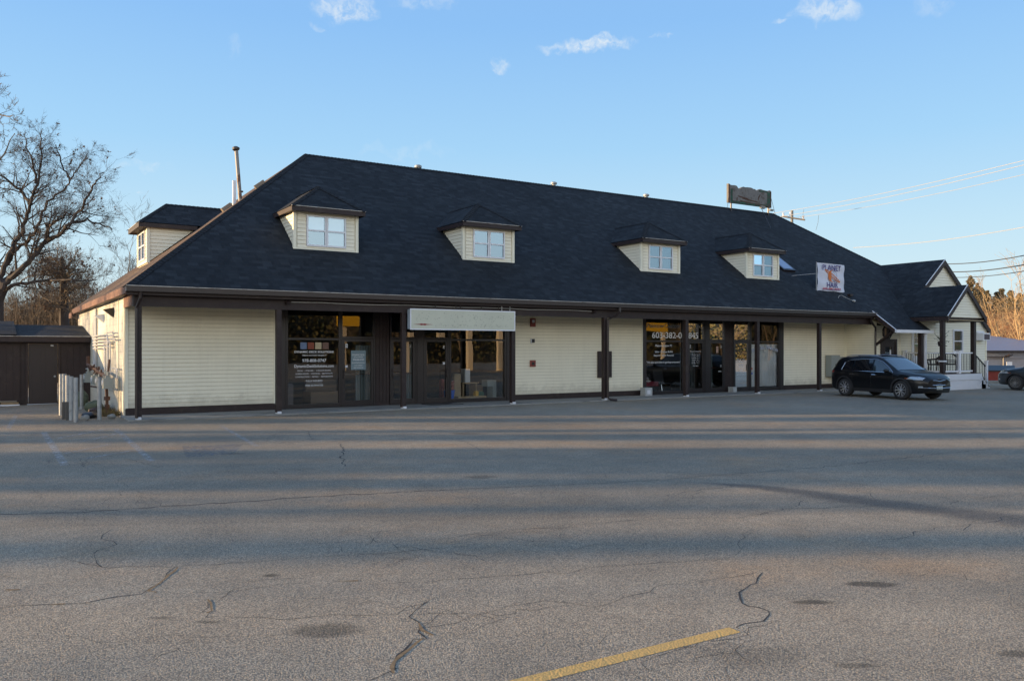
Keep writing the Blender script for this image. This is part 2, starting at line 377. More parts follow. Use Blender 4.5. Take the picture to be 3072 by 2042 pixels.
# ================================================================== GROUND
def gz(x, y):
    d = .5344*x + .8453*y; z = 0.0
    if x > 38: z -= .042*max(0, d-44)*min(1, (x-38)/5)
    if x < 3 and y > 27: z -= .022*(y-27)*min(1, (3-x)/1.5)
    return z
def asphalt_mat():
    m = bpy.data.materials.new('asphalt'); m.use_nodes = True; t = m.node_tree; b = t.nodes['Principled BSDF']
    P = N(t, 'ShaderNodeNewGeometry').outputs['Position']
    v1 = N(t, 'ShaderNodeTexVoronoi'); v1.inputs['Scale'].default_value = 98; t.links.new(P, v1.inputs['Vector'])
    v2 = N(t, 'ShaderNodeTexVoronoi'); v2.inputs['Scale'].default_value = 190; t.links.new(P, v2.inputs['Vector'])
    sx = N(t, 'ShaderNodeSeparateColor'); t.links.new(v1.outputs['Color'], sx.inputs[0])
    stone = mixc(t, sx.outputs[0], (.15, .144, .13), (.60, .55, .46))
    stone = mixc(t, maprange(t, sx.outputs[1], .8, .95), stone, (.68, .52, .36))
    body = mixc(t, maprange(t, v1.outputs['Distance'], .35, .75), stone, (.10, .098, .092))
    s2 = N(t, 'ShaderNodeSeparateColor'); t.links.new(v2.outputs['Color'], s2.inputs[0])
    body = mixc(t, .35, body, mixc(t, s2.outputs[0], (.13, .125, .113), (.50, .46, .39)))
    big = maprange(t, noise_n(t, P, .22, 5, .6), .3, .7, .80, 1.16, False)
    med = maprange(t, noise_n(t, P, 1.7, 5, .65), .3, .7, .88, 1.1, False)
    f = fmath(t, 'MULTIPLY', big, med)
    # newer, darker paving beyond a seam; stains
    sp = N(t, 'ShaderNodeSeparateXYZ'); t.links.new(P, sp.inputs[0])
    dq = fmath(t, 'ADD', fmath(t, 'MULTIPLY', sp.outputs[0], .4695), fmath(t, 'MULTIPLY', sp.outputs[1], .883))
    farp = maprange(t, dq, 8.72, 8.82, 1.0, .88)
    f = fmath(t, 'MULTIPLY', f, farp)
    wp = noise_n(t, P, 2.2, 3, .6)
    def spot(px, py, rx, ry, rot, k):
        nonlocal f
        c, s_ = math.cos(R(rot)), math.sin(R(rot))
        ax = fmath(t, 'SUBTRACT', sp.outputs[0], px); ay = fmath(t, 'SUBTRACT', sp.outputs[1], py)
        x = fmath(t, 'ADD', fmath(t, 'MULTIPLY', ax, c/rx), fmath(t, 'MULTIPLY', ay, s_/rx))
        y = fmath(t, 'ADD', fmath(t, 'MULTIPLY', ax, -s_/ry), fmath(t, 'MULTIPLY', ay, c/ry))
        d2 = fmath(t, 'SQRT', fmath(t, 'ADD', fmath(t, 'MULTIPLY', x, x), fmath(t, 'MULTIPLY', y, y)))
        d2 = fmath(t, 'ADD', d2, fmath(t, 'MULTIPLY', fmath(t, 'SUBTRACT', wp, .5), 1.6))
        f = fmath(t, 'MULTIPLY', f, maprange(t, d2, .35, 1.0, k, 1.0))
    for (u, v, rx, ry, k) in [(985, 1892, .30, .17, .55), (1408, 1300, .5, .25, .6), (1447, 1430, .3, .2, .62), (2610, 1752, .24, .085, .38),
                              (2440, 1806, .22, .075, .36), (810, 1725, .10, .07, .35), (700, 1360, .35, .2, .7), (635, 1865, .13, .05, .5),
                              (480, 1852, .12, .05, .6), (3055, 1960, .16, .07, .5), (2570, 1995, .16, .05, .6), (1935, 1210, .8, .2, .7),
                              (1790, 1745, 1.0, .35, 1.12), (1900, 1850, .8, .3, 1.08), (1300, 1560, 1.5, .6, .9), (2200, 1290, 2.4, .5, .88), (580, 1225, .3, .15, .7), (2250, 1960, .5, .25, .8)]:
        d = 4503.6/(v-1045); p = pix(u, v, d)
        spot(p.x, p.y, rx, ry, -32.3, k)
    cmb = N(t, 'ShaderNodeCombineXYZ')
    for i in range(3): t.links.new(f, cmb.inputs[i])
    body = mixc(t, 1.0, body, cmb.outputs[0], 'MULTIPLY')
    body = mixc(t, 1.0, body, (1.10, 1.03, .92), 'MULTIPLY')
    ru = maprange(t, noise_n(t, P, .35, 5, .7), .48, .78, 0, .8)
    body = mixc(t, ru, body, mixc(t, 1.0, body, (1.3, 1.02, .78), 'MULTIPLY'))
    t.links.new(body, b.inputs['Base Color']); b.inputs['Roughness'].default_value = .85; b.inputs['Specular IOR Level'].default_value = .35
    h = fmath(t, 'MULTIPLY', fmath(t, 'SUBTRACT', 1.0, v1.outputs['Distance']), fmath(t, 'ADD', .5, sx.outputs[2]))
    bn = N(t, 'ShaderNodeBump'); bn.inputs['Strength'].default_value = 1.0; bn.inputs['Distance'].default_value = .0085
    t.links.new(h, bn.inputs['Height']); t.links.new(bn.outputs[0], b.inputs['Normal'])
    return m
M_ASPH = asphalt_mat()
mb = MB(); xs = list(range(-60, 101, 2)); ys = list(range(-44, 91, 2)); idx = {}
for i, x in enumerate(xs):
    for j, y in enumerate(ys): idx[i, j] = len(mb.v); mb.v.append(Vector((x, y, gz(x, y))))
for i in range(len(xs)-1):
    for j in range(len(ys)-1):
        mb.f.append((idx[i, j], idx[i+1, j], idx[i+1, j+1], idx[i, j+1])); mb.uv.append(None); mb.m.append(0)
tag(mb.build('parking_lot', M_ASPH), kind='structure')
mb = MB(); mb.box(-900, 900, -900, 900, -6, -3.6)
M_EARTH = mat('leaf_litter', (.13, .09, .05), .95, var=.3, vscale=.2, col2=(.09, .085, .04), c2scale=.05)
tag(mb.build('ground', M_EARTH), kind='structure')
mb = MB(); mb.box(3.0, 32.75, 22.40, 24.1, -.05, .035)
tag(mb.build('walkway', M_CONC, bevel=.012), kind='structure')

def gp(u, v):                                        # ground point seen at a photo pixel
    p = pix(u, v, 4503.6/(v-1045)); p.z = gz(p.x, p.y); return p
def crack(pts, wd, name='pavement_crack', m=None, jit=.35, z=.0015, sub=6):
    rnd = random.Random(int(pts[0][0]*7+pts[0][1])); P = [gp(*p) for p in pts]; out = []
    wd = wd*.85
    for a, b in zip(P, P[1:]):
        L = (b-a).length; n = max(2, int(L/.12))
        for i in range(n): 
            q = a.lerp(b, i/n); q += Vector((rnd.uniform(-1, 1), rnd.uniform(-1, 1), 0))*jit*.11; out.append(q)
    out.append(P[-1]); mbb = MB()
    ws = [wd*rnd.uniform(.25, 1.15)*(0.3+.7*math.sin(math.pi*min(1, max(0.03, i/len(out))))**.3) for i in range(len(out))]
    L_, R_ = [], []
    for i, q in enumerate(out):
        d = (out[min(i+1, len(out)-1)]-out[max(i-1, 0)]); n = Vector((-d.y, d.x, 0))
        n = n.normalized() if n.length > 1e-6 else Vector((1, 0, 0))
        L_.append(q+n*ws[i]/2+Vector((0, 0, z))); R_.append(q-n*ws[i]/2+Vector((0, 0, z)))
    for i in range(len(out)-1): mbb.quad([R_[i], R_[i+1], L_[i+1], L_[i]])
    return mbb
M_CRACK = mat('crack_filler', (.035, .034, .033), .95)
M_CRACKO = mat('sandy_crack', (.23, .15, .075), .95, var=.4, vscale=30)
cracks = MB()
def addcrack(*a, **k):
    q = crack(*a, **k); o = len(cracks.v); cracks.v += q.v; cracks.f += [tuple(i+o for i in f) for f in q.f]; cracks.uv += q.uv; cracks.m += q.m
for pts, wd in [
    ([(-60, 1826), (120, 1815), (230, 1811), (350, 1790), (440, 1777), (480, 1748), (525, 1700)], .016),
    ([(440, 1777), (600, 1778), (760, 1763), (900, 1748)], .006),
    ([(0, 1684), (180, 1672), (330, 1700), (520, 1698), (700, 1688), (850, 1676), (1100, 1662), (1400, 1640)], .010),
    ([(340, 1585), (305, 1615), (352, 1632), (300, 1652), (290, 1668), (305, 1700)], .012),
    ([(620, 1795), (640, 1806), (617, 1832), (622, 1846), (700, 1855), (860, 1853), (1000, 1846), (1180, 1842), (1270, 1806), (1310, 1790)], .010),
    ([(640, 1806), (700, 1768), (760, 1745), (900, 1735)], .006),
    ([(1270, 1804), (1228, 1845), (1250, 1880), (1290, 1905), (1262, 1918), (1225, 1950), (1190, 1980), (1180, 2015), (1110, 2040)], .018),
    ([(1262, 1880), (1370, 1862), (1450, 1840), (1550, 1815), (1640, 1800)], .010),
    ([(1640, 1800), (1800, 1818), (1870, 1795), (1960, 1762), (2100, 1742), (2240, 1722), (2270, 1716)], .011),
    ([(2273, 1716), (2262, 1745), (2240, 1762), (2215, 1808), (2270, 1815), (2300, 1845), (2240, 1876), (2218, 1886)], .018),
    ([(1100, 1752), (1300, 1742), (1540, 1724), (1700, 1716), (1780, 1700), (2000, 1685), (2180, 1675), (2225, 1650), (2205, 1630), (2245, 1595)], .010),
    ([(1536, 1590), (1700, 1574), (1880, 1562), (2080, 1552), (2230, 1555), (2290, 1540), (2380, 1520), (2410, 1500)], .012),
    ([(900, 1630), (1300, 1618), (1536, 1590)], .008),
    ([(2230, 1548), (2350, 1528), (2650, 1516)], .012),
    ([(2640, 1620), (2720, 1612), (2760, 1590), (2900, 1572), (2890, 1590)], .013),
    ([(2900, 1572), (3000, 1560), (3010, 1545), (3072, 1560)], .012),
    ([(2590, 1455), (2640, 1465), (2770, 1478), (2870, 1502), (2850, 1512)], .012),
    ([(1016, 1330), (1030, 1345), (1025, 1375), (1035, 1398)], .028),
    ([(920, 1292), (940, 1318)], .02), ([(1335, 1310), (1400, 1325), (1440, 1350)], .014),
    ([(0, 1378), (300, 1370), (560, 1342), (760, 1333), (1100, 1308), (1536, 1290)], .012),
    ([(380, 1375), (450, 1395), (480, 1402)], .012), ([(240, 1372), (250, 1400), (262, 1372), (330, 1368)], .01),
    ([(1536, 1460), (1800, 1448), (1960, 1440), (2150, 1425), (2450, 1402), (2700, 1375), (2900, 1352), (3072, 1338)], .02),
    ([(-40, 1544), (250, 1535), (560, 1515), (900, 1492), (1200, 1475), (1536, 1460)], .045),
    ([(2420, 1442), (2520, 1440), (2600, 1455)], .01), ([(2920, 1495), (3072, 1478)], .01)]:
    addcrack(pts, wd)
rc = random.Random(44)
for k in range(46):                                   # branching hairline cracks
    u, v = rc.uniform(-50, 3120), 1260+780*rc.random()**1.4; pts = [(u, v)]; du = rc.choice((-1, 1)); sl = rc.uniform(-.25, .25) if rc.random() < .7 else rc.uniform(-1.2, 1.2)
    sc_ = .35+(v-1260)/500
    for i in range(rc.randint(3, 8)): u += du*rc.uniform(25, 70)*sc_; v = max(1255, v+du*sl*rc.uniform(10, 45)*sc_+rc.uniform(-6, 6)*sc_); pts.append((u, v))
    addcrack(pts, rc.uniform(.004, .009), jit=.5)
    if rc.random() < .6:
        u, v = pts[len(pts)//2]; addcrack([(u, v), (u+rc.uniform(-50, 50)*sc_, v+rc.uniform(6, 30)*sc_), (u+rc.uniform(-80, 80)*sc_, v+rc.uniform(30, 60)*sc_)], .006, jit=.6)
tag(cracks.build('pavement_cracks', M_CRACK), 'dark wandering cracks across the grey parking lot asphalt', 'cracks', kind='stuff')
cracks = MB()
for pts, wd in [([(525, 1700), (500, 1738), (450, 1770), (470, 1778)], .028), ([(620, 1800), (632, 1822), (620, 1838)], .022),
                ([(1250, 1870), (1300, 1905)], .03), ([(1262, 1912), (1225, 1950), (1190, 1980), (1180, 2018)], .04), ([(150, 1815), (195, 1811)], .03),
                ([(10, 1770), (60, 1768)], .05), ([(1010, 1746), (1075, 1741)], .035)]:
    addcrack(pts, wd, z=.003, jit=.2)
tag(cracks.build('sandy_cracks', M_CRACKO), 'cracks filled with ochre grit in the near asphalt', 'cracks', kind='stuff')

def worn_mat(name, col, cover, scale=9):
    m = bpy.data.materials.new(name); m.use_nodes = True; t = m.node_tree; b = t.nodes['Principled BSDF']
    P = N(t, 'ShaderNodeNewGeometry').outputs['Position']
    t.links.new(mixc(t, noise_n(t, P, 5, 4), col, tuple(c*.8 for c in col)), b.inputs['Base Color']); b.inputs['Roughness'].default_value = .8
    n = fmath(t, 'ADD', fmath(t, 'MULTIPLY', noise_n(t, P, scale, 6, .75), .6), fmath(t, 'MULTIPLY', noise_n(t, P, 70, 2, .7), .4))
    t.links.new(maprange(t, n, cover, cover+.12, 1.0, 0.0), b.inputs['Alpha'])
    v1 = N(t, 'ShaderNodeTexVoronoi'); v1.inputs['Scale'].default_value = 62; t.links.new(P, v1.inputs['Vector'])
    bn = N(t, 'ShaderNodeBump'); bn.inputs['Strength'].default_value = .45; bn.inputs['Distance'].default_value = .01; bn.invert = True
    t.links.new(v1.outputs['Distance'], bn.inputs['Height']); t.links.new(bn.outputs[0], b.inputs['Normal'])
    return m
def strip(a, b, wd, z=.002):
    a, b = gp(*a), gp(*b); d = (b-a).normalized(); n = Vector((-d.y, d.x, 0))*wd/2; q = MB(); h = Vector((0, 0, z))
    q.quad([a-n+h, b-n+h, b+n+h, a+n+h]); return q
M_YEL = worn_mat('worn_yellow_paint', (.66, .41, .13), .60)
tag(strip((2205, 1888), (1180, 2140), .105).build('painted_line', M_YEL), kind='structure')
M_WP = worn_mat('worn_white_paint', (.44, .43, .405), .43)
mbw = MB()
for a, b, wd in [((130, 1295), (195, 1395), .12), ((345, 1285), (455, 1382), .12), ((170, 1315), (330, 1284), .1), ((240, 1325), (352, 1300), .08),
                 ((190, 1360), (330, 1332), .08), ((255, 1375), (400, 1350), .08), ((660, 1275), (770, 1338), .1), ((25, 1285), (48, 1245), .1), ((575, 1350), (600, 1346), .12)]:
    q = strip(a, b, wd); o = len(mbw.v); mbw.v += q.v; mbw.f += [tuple(i+o for i in f) for f in q.f]; mbw.uv += q.uv; mbw.m += q.m
tag(mbw.build('painted_markings', M_WP), kind='structure')
q = MB(); pts = [gp(545, 1338), gp(730, 1330), gp(700, 1362), gp(560, 1372)]; q.quad([p+Vector((0, 0, .001)) for p in pts][::-1])
tag(q.build('painted_patch', worn_mat('faded_blue_paint', (.19, .21, .245), .40)), kind='structure')
# damp drainage streak
def soft_mat(name, col, amax):
    m = bpy.data.materials.new(name); m.use_nodes = True; t = m.node_tree; b = t.nodes['Principled BSDF']
    uv = N(t, 'ShaderNodeUVMap').outputs[0]; P = N(t, 'ShaderNodeNewGeometry').outputs['Position']
    s_ = N(t, 'ShaderNodeSeparateXYZ'); t.links.new(uv, s_.inputs[0])
    e = fmath(t, 'SUBTRACT', 1.0, fmath(t, 'ABSOLUTE', fmath(t, 'MULTIPLY_ADD', s_.outputs[1], 2.0, -1.0)))
    ex = fmath(t, 'SUBTRACT', 1.0, fmath(t, 'ABSOLUTE', fmath(t, 'MULTIPLY_ADD', s_.outputs[0], 2.0, -1.0)))
    e = fmath(t, 'MULTIPLY', e, fmath(t, 'MINIMUM', fmath(t, 'MULTIPLY', ex, 4.0), 1.0))
    n = noise_n(t, P, 2.0, 5, .7)
    a = fmath(t, 'MULTIPLY', maprange(t, fmath(t, 'ADD', e, fmath(t, 'MULTIPLY', fmath(t, 'SUBTRACT', n, .5), .9)), .15, .9), amax)
    b.inputs['Base Color'].default_value = (*col, 1); b.inputs['Roughness'].default_value = .6; t.links.new(a, b.inputs['Alpha']); return m
def ribbon(pts, z=.004):
    q = MB(); P = [(gp(u, v), wd) for u, v, wd in pts]; n = len(P); rows = []
    for i, (p, wd) in enumerate(P):
        d = P[min(i+1, n-1)][0]-P[max(i-1, 0)][0]; nn = Vector((-d.y, d.x, 0)).normalized()*wd/2
        rows.append((p-nn+Vector((0, 0, z)), p+nn+Vector((0, 0, z)), i/(n-1)))
    for a, b in zip(rows, rows[1:]): q.quad([a[0], b[0], b[1], a[1]], [(a[2], 0), (b[2], 0), (b[2], 1), (a[2], 1)])
    return q
q = ribbon([(2050, 1445, .3), (2200, 1455, .5), (2350, 1470, .8), (2480, 1488, 1.0), (2620, 1505, 1.0), (2800, 1530, 1.1), (2950, 1548, 1.2), (3072, 1562, 1.4), (3250, 1585, 1.4)])
tag(q.build('damp_stain', soft_mat('damp_asphalt', (.07, .068, .066), .42)), kind='structure')

# ================================================================== MAIN BUILDING
BLD = thing('commercial_building', 'long cream sided shop building with a charcoal hipped roof, dormers and brown post arcade', 'building', (18, 22.5, 0))
YW = 24.05; YP = 22.5; EZ = 3.34; SL = .742; YE = 22.2; YB = 37.0; XE = 2.92; XR = 41.7; RZ = 8.85; RY = 29.6; RX0 = 9.83; RX1 = 34.9
SLL = (RZ-EZ)/(RX0-XE)
# --- walls
op = [(7.35, 15.1, 0, 3.05), (21.12, 28.95, 0, 3.05)]        # storefront openings
mb = MB()
for a, b in ((3.2, 7.05), (15.25, 21.0), (29.0, 33.2)):
    siding(mb, (0, YW, 0), (1, 0, 0), (0, -1, 0), a, b, .22, 3.2)
siding(mb, (33.2, 0, 0), (0, -1, 0), (-1, 0, 0), -YW, -22.57, .22, 3.3)
mb.box(3.12, 7.3, YW+.03, YW+.2, 0, 3.25); mb.box(15.2, 21.05, YW+.03, YW+.2, 0, 3.25); mb.box(29.0, 33.3, YW+.03, YW+.2, 0, 3.25)
mb.box(7.3, 15.2, YW+.03, YW+.2, 3.0, 3.25); mb.box(21.05, 29.0, YW+.03, YW+.2, 3.0, 3.25)
mb.box(33.22, 33.4, 22.6, YW+.03, 0, 3.3)
wall = mb.build('front_wall', [M_SIDE, M_GRIMESHADE], BLD)
each([(x0, x1, YW-.03, YW+.02, .2, 3.2) for x0, x1 in ((3.12, 3.2), (7.05, 7.1), (15.2, 15.25), (20.98, 21.04), (28.98, 29.03))]+[(33.14, 33.2, YW-.06, YW, .2, 3.2), (33.15, 33.26, 22.50, 22.57, .2, 3.3)], 'corner_trim', M_TRIMC, BLD)
each([(3.14, 7.08, YW-.035, YW+.02, .0, .22), (15.2, 21.04, YW-.035, YW+.02, 0, .22), (28.98, 33.17, YW-.035, YW+.02, 0, .22), (33.165, 33.2, 22.57, YW-.036, 0, .22)], 'skirt_board', M_BROWN, BLD)
# --- painted block wall on the left
def block_mat():
    m = bpy.data.materials.new('painted_block'); m.use_nodes = True; t = m.node_tree; b = t.nodes['Principled BSDF']
    P = N(t, 'ShaderNodeNewGeometry').outputs['Position']; s_ = N(t, 'ShaderNodeSeparateXYZ'); t.links.new(P, s_.inputs[0])
    c = N(t, 'ShaderNodeCombineXYZ'); t.links.new(s_.outputs[1], c.inputs[0]); t.links.new(s_.outputs[2], c.inputs[1])
    br = N(t, 'ShaderNodeTexBrick'); t.links.new(c.outputs[0], br.inputs['Vector']); br.inputs['Scale'].default_value = 1
    br.inputs['Brick Width'].default_value = .38; br.inputs['Row Height'].default_value = .19; br.inputs['Mortar Size'].default_value = .006; br.inputs['Mortar Smooth'].default_value = .5
    br.inputs['Color1'].default_value = (.66, .63, .54, 1); br.inputs['Color2'].default_value = (.60, .58, .50, 1); br.inputs['Mortar'].default_value = (.44, .42, .37, 1)
    dirt = maprange(t, noise_n(t, P, 1.4, 5, .7), .5, .75, 0, .5)
    low = maprange(t, s_.outputs[2], 0, .7, .35, 0)
    col = mixc(t, fmath(t, 'MAXIMUM', dirt, low), br.outputs[0], (.38, .36, .31))
    t.links.new(col, b.inputs['Base Color']); b.inputs['Roughness'].default_value = .7
    bn = N(t, 'ShaderNodeBump'); bn.inputs['Strength'].default_value = .6; bn.inputs['Distance'].default_value = .006; bn.invert = True
    t.links.new(br.outputs['Fac'], bn.inputs['Height']); t.links.new(bn.outputs[0], b.inputs['Normal'])
    return m
M_BLOCK = block_mat()
mb = MB(); mb.box(3.12, 3.32, YW+.021, 37.0, -.4, 3.2); mb.build('block_wall', M_BLOCK, BLD)
mb = MB(); mb.box(3.33, 42.3, 36.8, 37.0, -1, 3.3); mb.box(42.15, 42.3, 22.75, 36.8, -1, 3.3); mb.build('rear_wall', M_BLOCK, BLD)
mb = MB(); mb.box(3.095, 3.119, YW+.02, YW+.12, 0, 3.15); mb.box(3.10, 3.119, 25.15, 25.19, 0, 3.2); mb.build('corner_strip', M_TRIMC, BLD)
# --- main roof
mb = MB()
roofquad(mb, [(XE, YE, EZ), (32.72, YE, EZ), (32.72, YE+.01, EZ+.00742), (XE+.01, YE+.01, EZ+.00742)], (1, 0, 0))
ze = lambda y: EZ+SL*(y-YE)
roofquad(mb, [(XE, YE, EZ), (32.72, YE, EZ), (XR, YE, EZ), (RX1, RY, RZ), (RX0, RY, RZ)], (1, 0, 0))
roofquad(mb, [(32.66, 21.2, ze(21.2)), (35.25, 21.2, ze(21.2)), (35.25, 22.21, ze(22.21)), (32.66, 22.21, ze(22.21))], (1, 0, 0))
mb.mi = 0
mb.build('roof', M_ROOF, BLD)
mb = MB(); roofquad(mb, [(XE, YB, EZ), (XE, YE, EZ), (RX0, RY, RZ)], (0, 1, 0)); mb.build('roof', M_ROOFSUN, BLD)['label'] = 'brown sunlit left slope of the roof'
mb = MB(); roofquad(mb, [(XR, YE, EZ), (XR, YB, EZ), (RX1, RY, RZ)], (0, 1, 0)); roofquad(mb, [(XE, YB, EZ), (XR, YB, EZ), (RX1, RY, RZ), (RX0, RY, RZ)], (1, 0, 0)); mb.build('roof', M_ROOF, BLD)
# ridge and hip caps as overlapping shingle tabs
def caps(mb, a, b, n1, n2, wd=.15, step=.14):
    a, b = Vector(a), Vector(b); d = (b-a).normalized(); L = (b-a).length; k = 0.0
    s1 = d.cross(Vector(n1)).normalized(); s2 = d.cross(Vector(n2)).normalized()
    if s1.dot(Vector(n1)+Vector(n2)) > 0 and False: pass
    while k < L:
        e = min(k+step*1.25, L)
        p, q = a+d*k, a+d*e; up = (Vector(n1)+Vector(n2)).normalized()
        for s_, sg in ((s1, 1), (s2, -1)):
            t_ = s_*wd
            if t_.z > 0: t_ = -t_
            lo = up*.022; hi = up*.008
            mb.quad([p+lo, q+hi, q+hi+t_, p+lo+t_]); mb.quad([p+lo, p+lo+t_, p+t_, p])
        k += step
nF = Vector((0, -SL, 1)).normalized(); nL = Vector((-SLL, 0, 1)).normalized(); nR = Vector((.8, 0, 1)).normalized(); nB = Vector((0, SL, 1)).normalized()
mb = MB(); caps(mb, (XE, YE, EZ), (RX0, RY, RZ), nF, nL); caps(mb, (RX0, RY, RZ), (RX1, RY, RZ), nF, nB); caps(mb, (RX1-.0, RY, RZ), (XR, YE, EZ), nF, nR)
mb.build('ridge_cap', M_ROOFCAP, BLD)
# --- eaves
mb = MB(); mb.box(XE-.02, 32.72, YE-.09, YE+.03, 3.20, 3.325); mb.build('gutter', M_GUTTER, BLD, bevel=.02)
mb = MB(); mb.box(XE-.02, 32.72, YE-.105, YE-.075, 3.327, 3.345); mb.build('gutter_lip', M_GLINE, BLD)
mb = MB(); mb.box(XE, 32.7, YE+.031, YE+.06, 3.12, 3.33); mb.box(XE+.06, 32.7, YE+.061, YP-.08, 3.13, 3.15); mb.build('fascia', M_BROWN, BLD)
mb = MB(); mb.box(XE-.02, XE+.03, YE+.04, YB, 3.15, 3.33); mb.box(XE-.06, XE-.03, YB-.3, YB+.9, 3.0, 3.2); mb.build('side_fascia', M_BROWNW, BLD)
mb = MB(); mb.box(XE+.031, 3.119, YE+.07, YB, 3.17, 3.19); mb.build('side_soffit', M_BROWN, BLD)
mb = MB(); mb.box(3.1, 32.78, YP-.07, YP+.07, 2.85, 3.15); mb.build('beam', M_BROWN, BLD, bevel=.006)
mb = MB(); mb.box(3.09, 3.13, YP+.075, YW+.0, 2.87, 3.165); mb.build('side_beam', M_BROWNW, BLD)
mb = MB(); mb.box(3.14, 33.2, YP+.071, YW+.02, 3.10, 3.12); mb.build('porch_ceiling', M_SOFFIT, BLD)
# --- posts
px = [3.23, 6.73, 10.43, 14.24, 17.97, 21.78, 25.59, 29.34]
for i, x in enumerate(px):
    mb = MB(); mb.box(x-.07, x+.07, YP-.068, YP+.068, .07, 2.849); p = mb.build('post', M_BROWN, BLD, bevel=.006)
    mb = MB(); mb.box(x-.06, x+.06, YP-.062, YP+.06, .03, .069); mb.box(x-.05, x+.05, YP-.125, YP-.071, .036, .10); mb.build('post_base', M_WHITE2, p)
# --- storefront
def frame_rect(mb, x0, x1, z0, z1, t, y0, y1):
    mb.box(x0, x0+t, y0, y1, z0, z1); mb.box(x1-t, x1, y0, y1, z0, z1)
    mb.box(x0+t, x1-t, y0+.002, y1-.002, z0, z0+t); mb.box(x0+t, x1-t, y0+.002, y1-.002, z1-t, z1)
def pane(x0, x1, z0, z1, par, y=YW+.03, m=None, name='pane', tilt=0):
    q = MB(); q.quad([(x0, y+tilt*(0), z0), (x1, y+tilt*(x1-x0), z0), (x1, y+tilt*(x1-x0), z1), (x0, y, z1)]); return q.build(name, m or M_GLASS, par)
def window(x0, x1, z0=.16, z1=2.93, tz=2.08, tilt=0):
    mb = MB(); frame_rect(mb, x0, x1, 0.05, z1+.06, .06, YW-.02, YW+.06); mb.box(x0+.06, x1-.06, YW-.016, YW+.056, tz-.03, tz+.03); mb.box(x0+.06, x1-.06, YW-.017, YW+.055, .112, z0)
    f = mb.build('storefront_window', M_FRAME, BLD)
    pane(x0+.06, x1-.06, z0, tz-.03, f, tilt=tilt); pane(x0+.06, x1-.06, tz+.03, z1, f, tilt=tilt); return f
def door(x0, x1, hinge=1, z1=2.93, tz=2.1, tilt=0.0, midrail=False):
    mb = MB(); mb.box(x0, x0+.05, YW-.02, YW+.06, .04, z1+.06); mb.box(x1-.05, x1, YW-.02, YW+.06, .04, z1+.06)
    mb.box(x0+.05, x1-.05, YW-.018, YW+.058, tz, tz+.06); mb.box(x0+.05, x1-.05, YW-.018, YW+.058, z1, z1+.06); mb.box(x0+.05, x1-.05, YW-.04, YW+.06, .036, .055)
    a, b = x0+.055, x1-.055
    mb.box(a, a+.07, YW-.01, YW+.035, .06, tz-.01); mb.box(b-.07, b, YW-.01, YW+.035, .06, tz-.01)
    mb.box(a+.07, b-.07, YW-.008, YW+.033, .06, .22); mb.box(a+.07, b-.07, YW-.008, YW+.033, tz-.09, tz-.01)
    f = mb.build('shop_door', M_FRAME, BLD)
    pane(a+.07, b-.07, .22, tz-.09, f, tilt=tilt); pane(x0+.05, x1-.05, tz+.06, z1, f)
    hx = (a+.035) if hinge > 0 else (b-.035)
    q = MB(); q.tube([(hx, YW-.012, 1.15), (hx, YW-.06, 1.13), (hx, YW-.06, .90), (hx, YW-.012, .88)], .013, 6); q.box(a+.07, b-.07, YW+.045, YW+.06, 1.0, 1.03); q.build('handle', M_GUTTER, f)
    return f
JB = []
JB_ = lambda *a: JB.append(a)
JB_(7.1, 7.4, YW-.03, YW+.06, 0, 3.1); JB_(14.98, 15.2, YW-.03, YW+.06, 0, 3.1); JB_(21.04, 21.16, YW-.03, YW+.06, 0, 3.1); JB_(28.75, 28.98, YW-.03, YW+.06, 0, 3.1)
JB_(11.62, 11.84, YW-.03, YW+.06, 0, 3.1); JB_(23.16, 23.36, YW-.03, YW+.06, 0, 3.1); JB_(24.31, 24.52, YW-.03, YW+.06, 0, 3.1)
each(JB, 'storefront_jamb', M_FRAME, BLD)
for x0, x1 in ((10.2, 10.68), (25.44, 25.92)):
    mb = MB(); mb.box(x0, x1, YW+.02, YW+.07, .02, 3.1)
    for k in range(4): mb.box(x0+.03+k*.12, x0+.115+k*.12, YW+.008, YW+.019, .15, 2.95)
    mb.box(x0, x1, YW, YW+.018, .02, .13)
    mb.build('wood_panel', M_BROWN, BLD)
wF = window(7.41, 9.08); dF = door(9.09, 10.19, 1)
d3 = door(10.69, 11.61, 1, tilt=.035); dE = door(11.85, 12.78, -1, tilt=-.012); wE = window(12.79, 14.97, tilt=.01)
wD = window(21.17, 23.15); dD = door(23.37, 24.3, 1, tilt=.02); dC = door(24.53, 25.43, -1, tilt=-.03); dB = door(25.93, 26.92, -1); wA = window(26.93, 28.74)
# lettering
yl = YW+.022
def L(s, size, x, z, width=None, **k): return dict(s=s, size=size, m=k.pop('m', M_LETTER), loc=(x, yl, z), width=width, **k)
cx = 8.27
join_text('lettering', wF, [L('DYNAMIC DECK SOLUTIONS', .085, cx, 1.67, 1.2, bold=.002), L('"PRIDE IN EVERY PROJECT"', .06, cx, 1.575, .76, shear=.3), L('978-808-0747', .13, cx, 1.40, .73, bold=.001),
    L('DynamicDeckSolutions.com', .12, cx, 1.24, 1.2, bold=.001), L('DECKS  •  PORCHES  •  3-SEASON ROOMS', .055, cx, 1.125, 1.02), L('SCREEN ROOMS  •  PORTICOS  •  ENTRYWAYS', .055, cx, 1.035, 1.12),
    L('CONSTRUCTION  •  REPAIRS  •  RESTORATION', .055, cx, .945, 1.14), L('FULLY INSURED', .075, cx, .815, .5), L('_________________________', .03, cx, .775, .5), L('FREE ESTIMATES', .075, cx, .68, .54)])
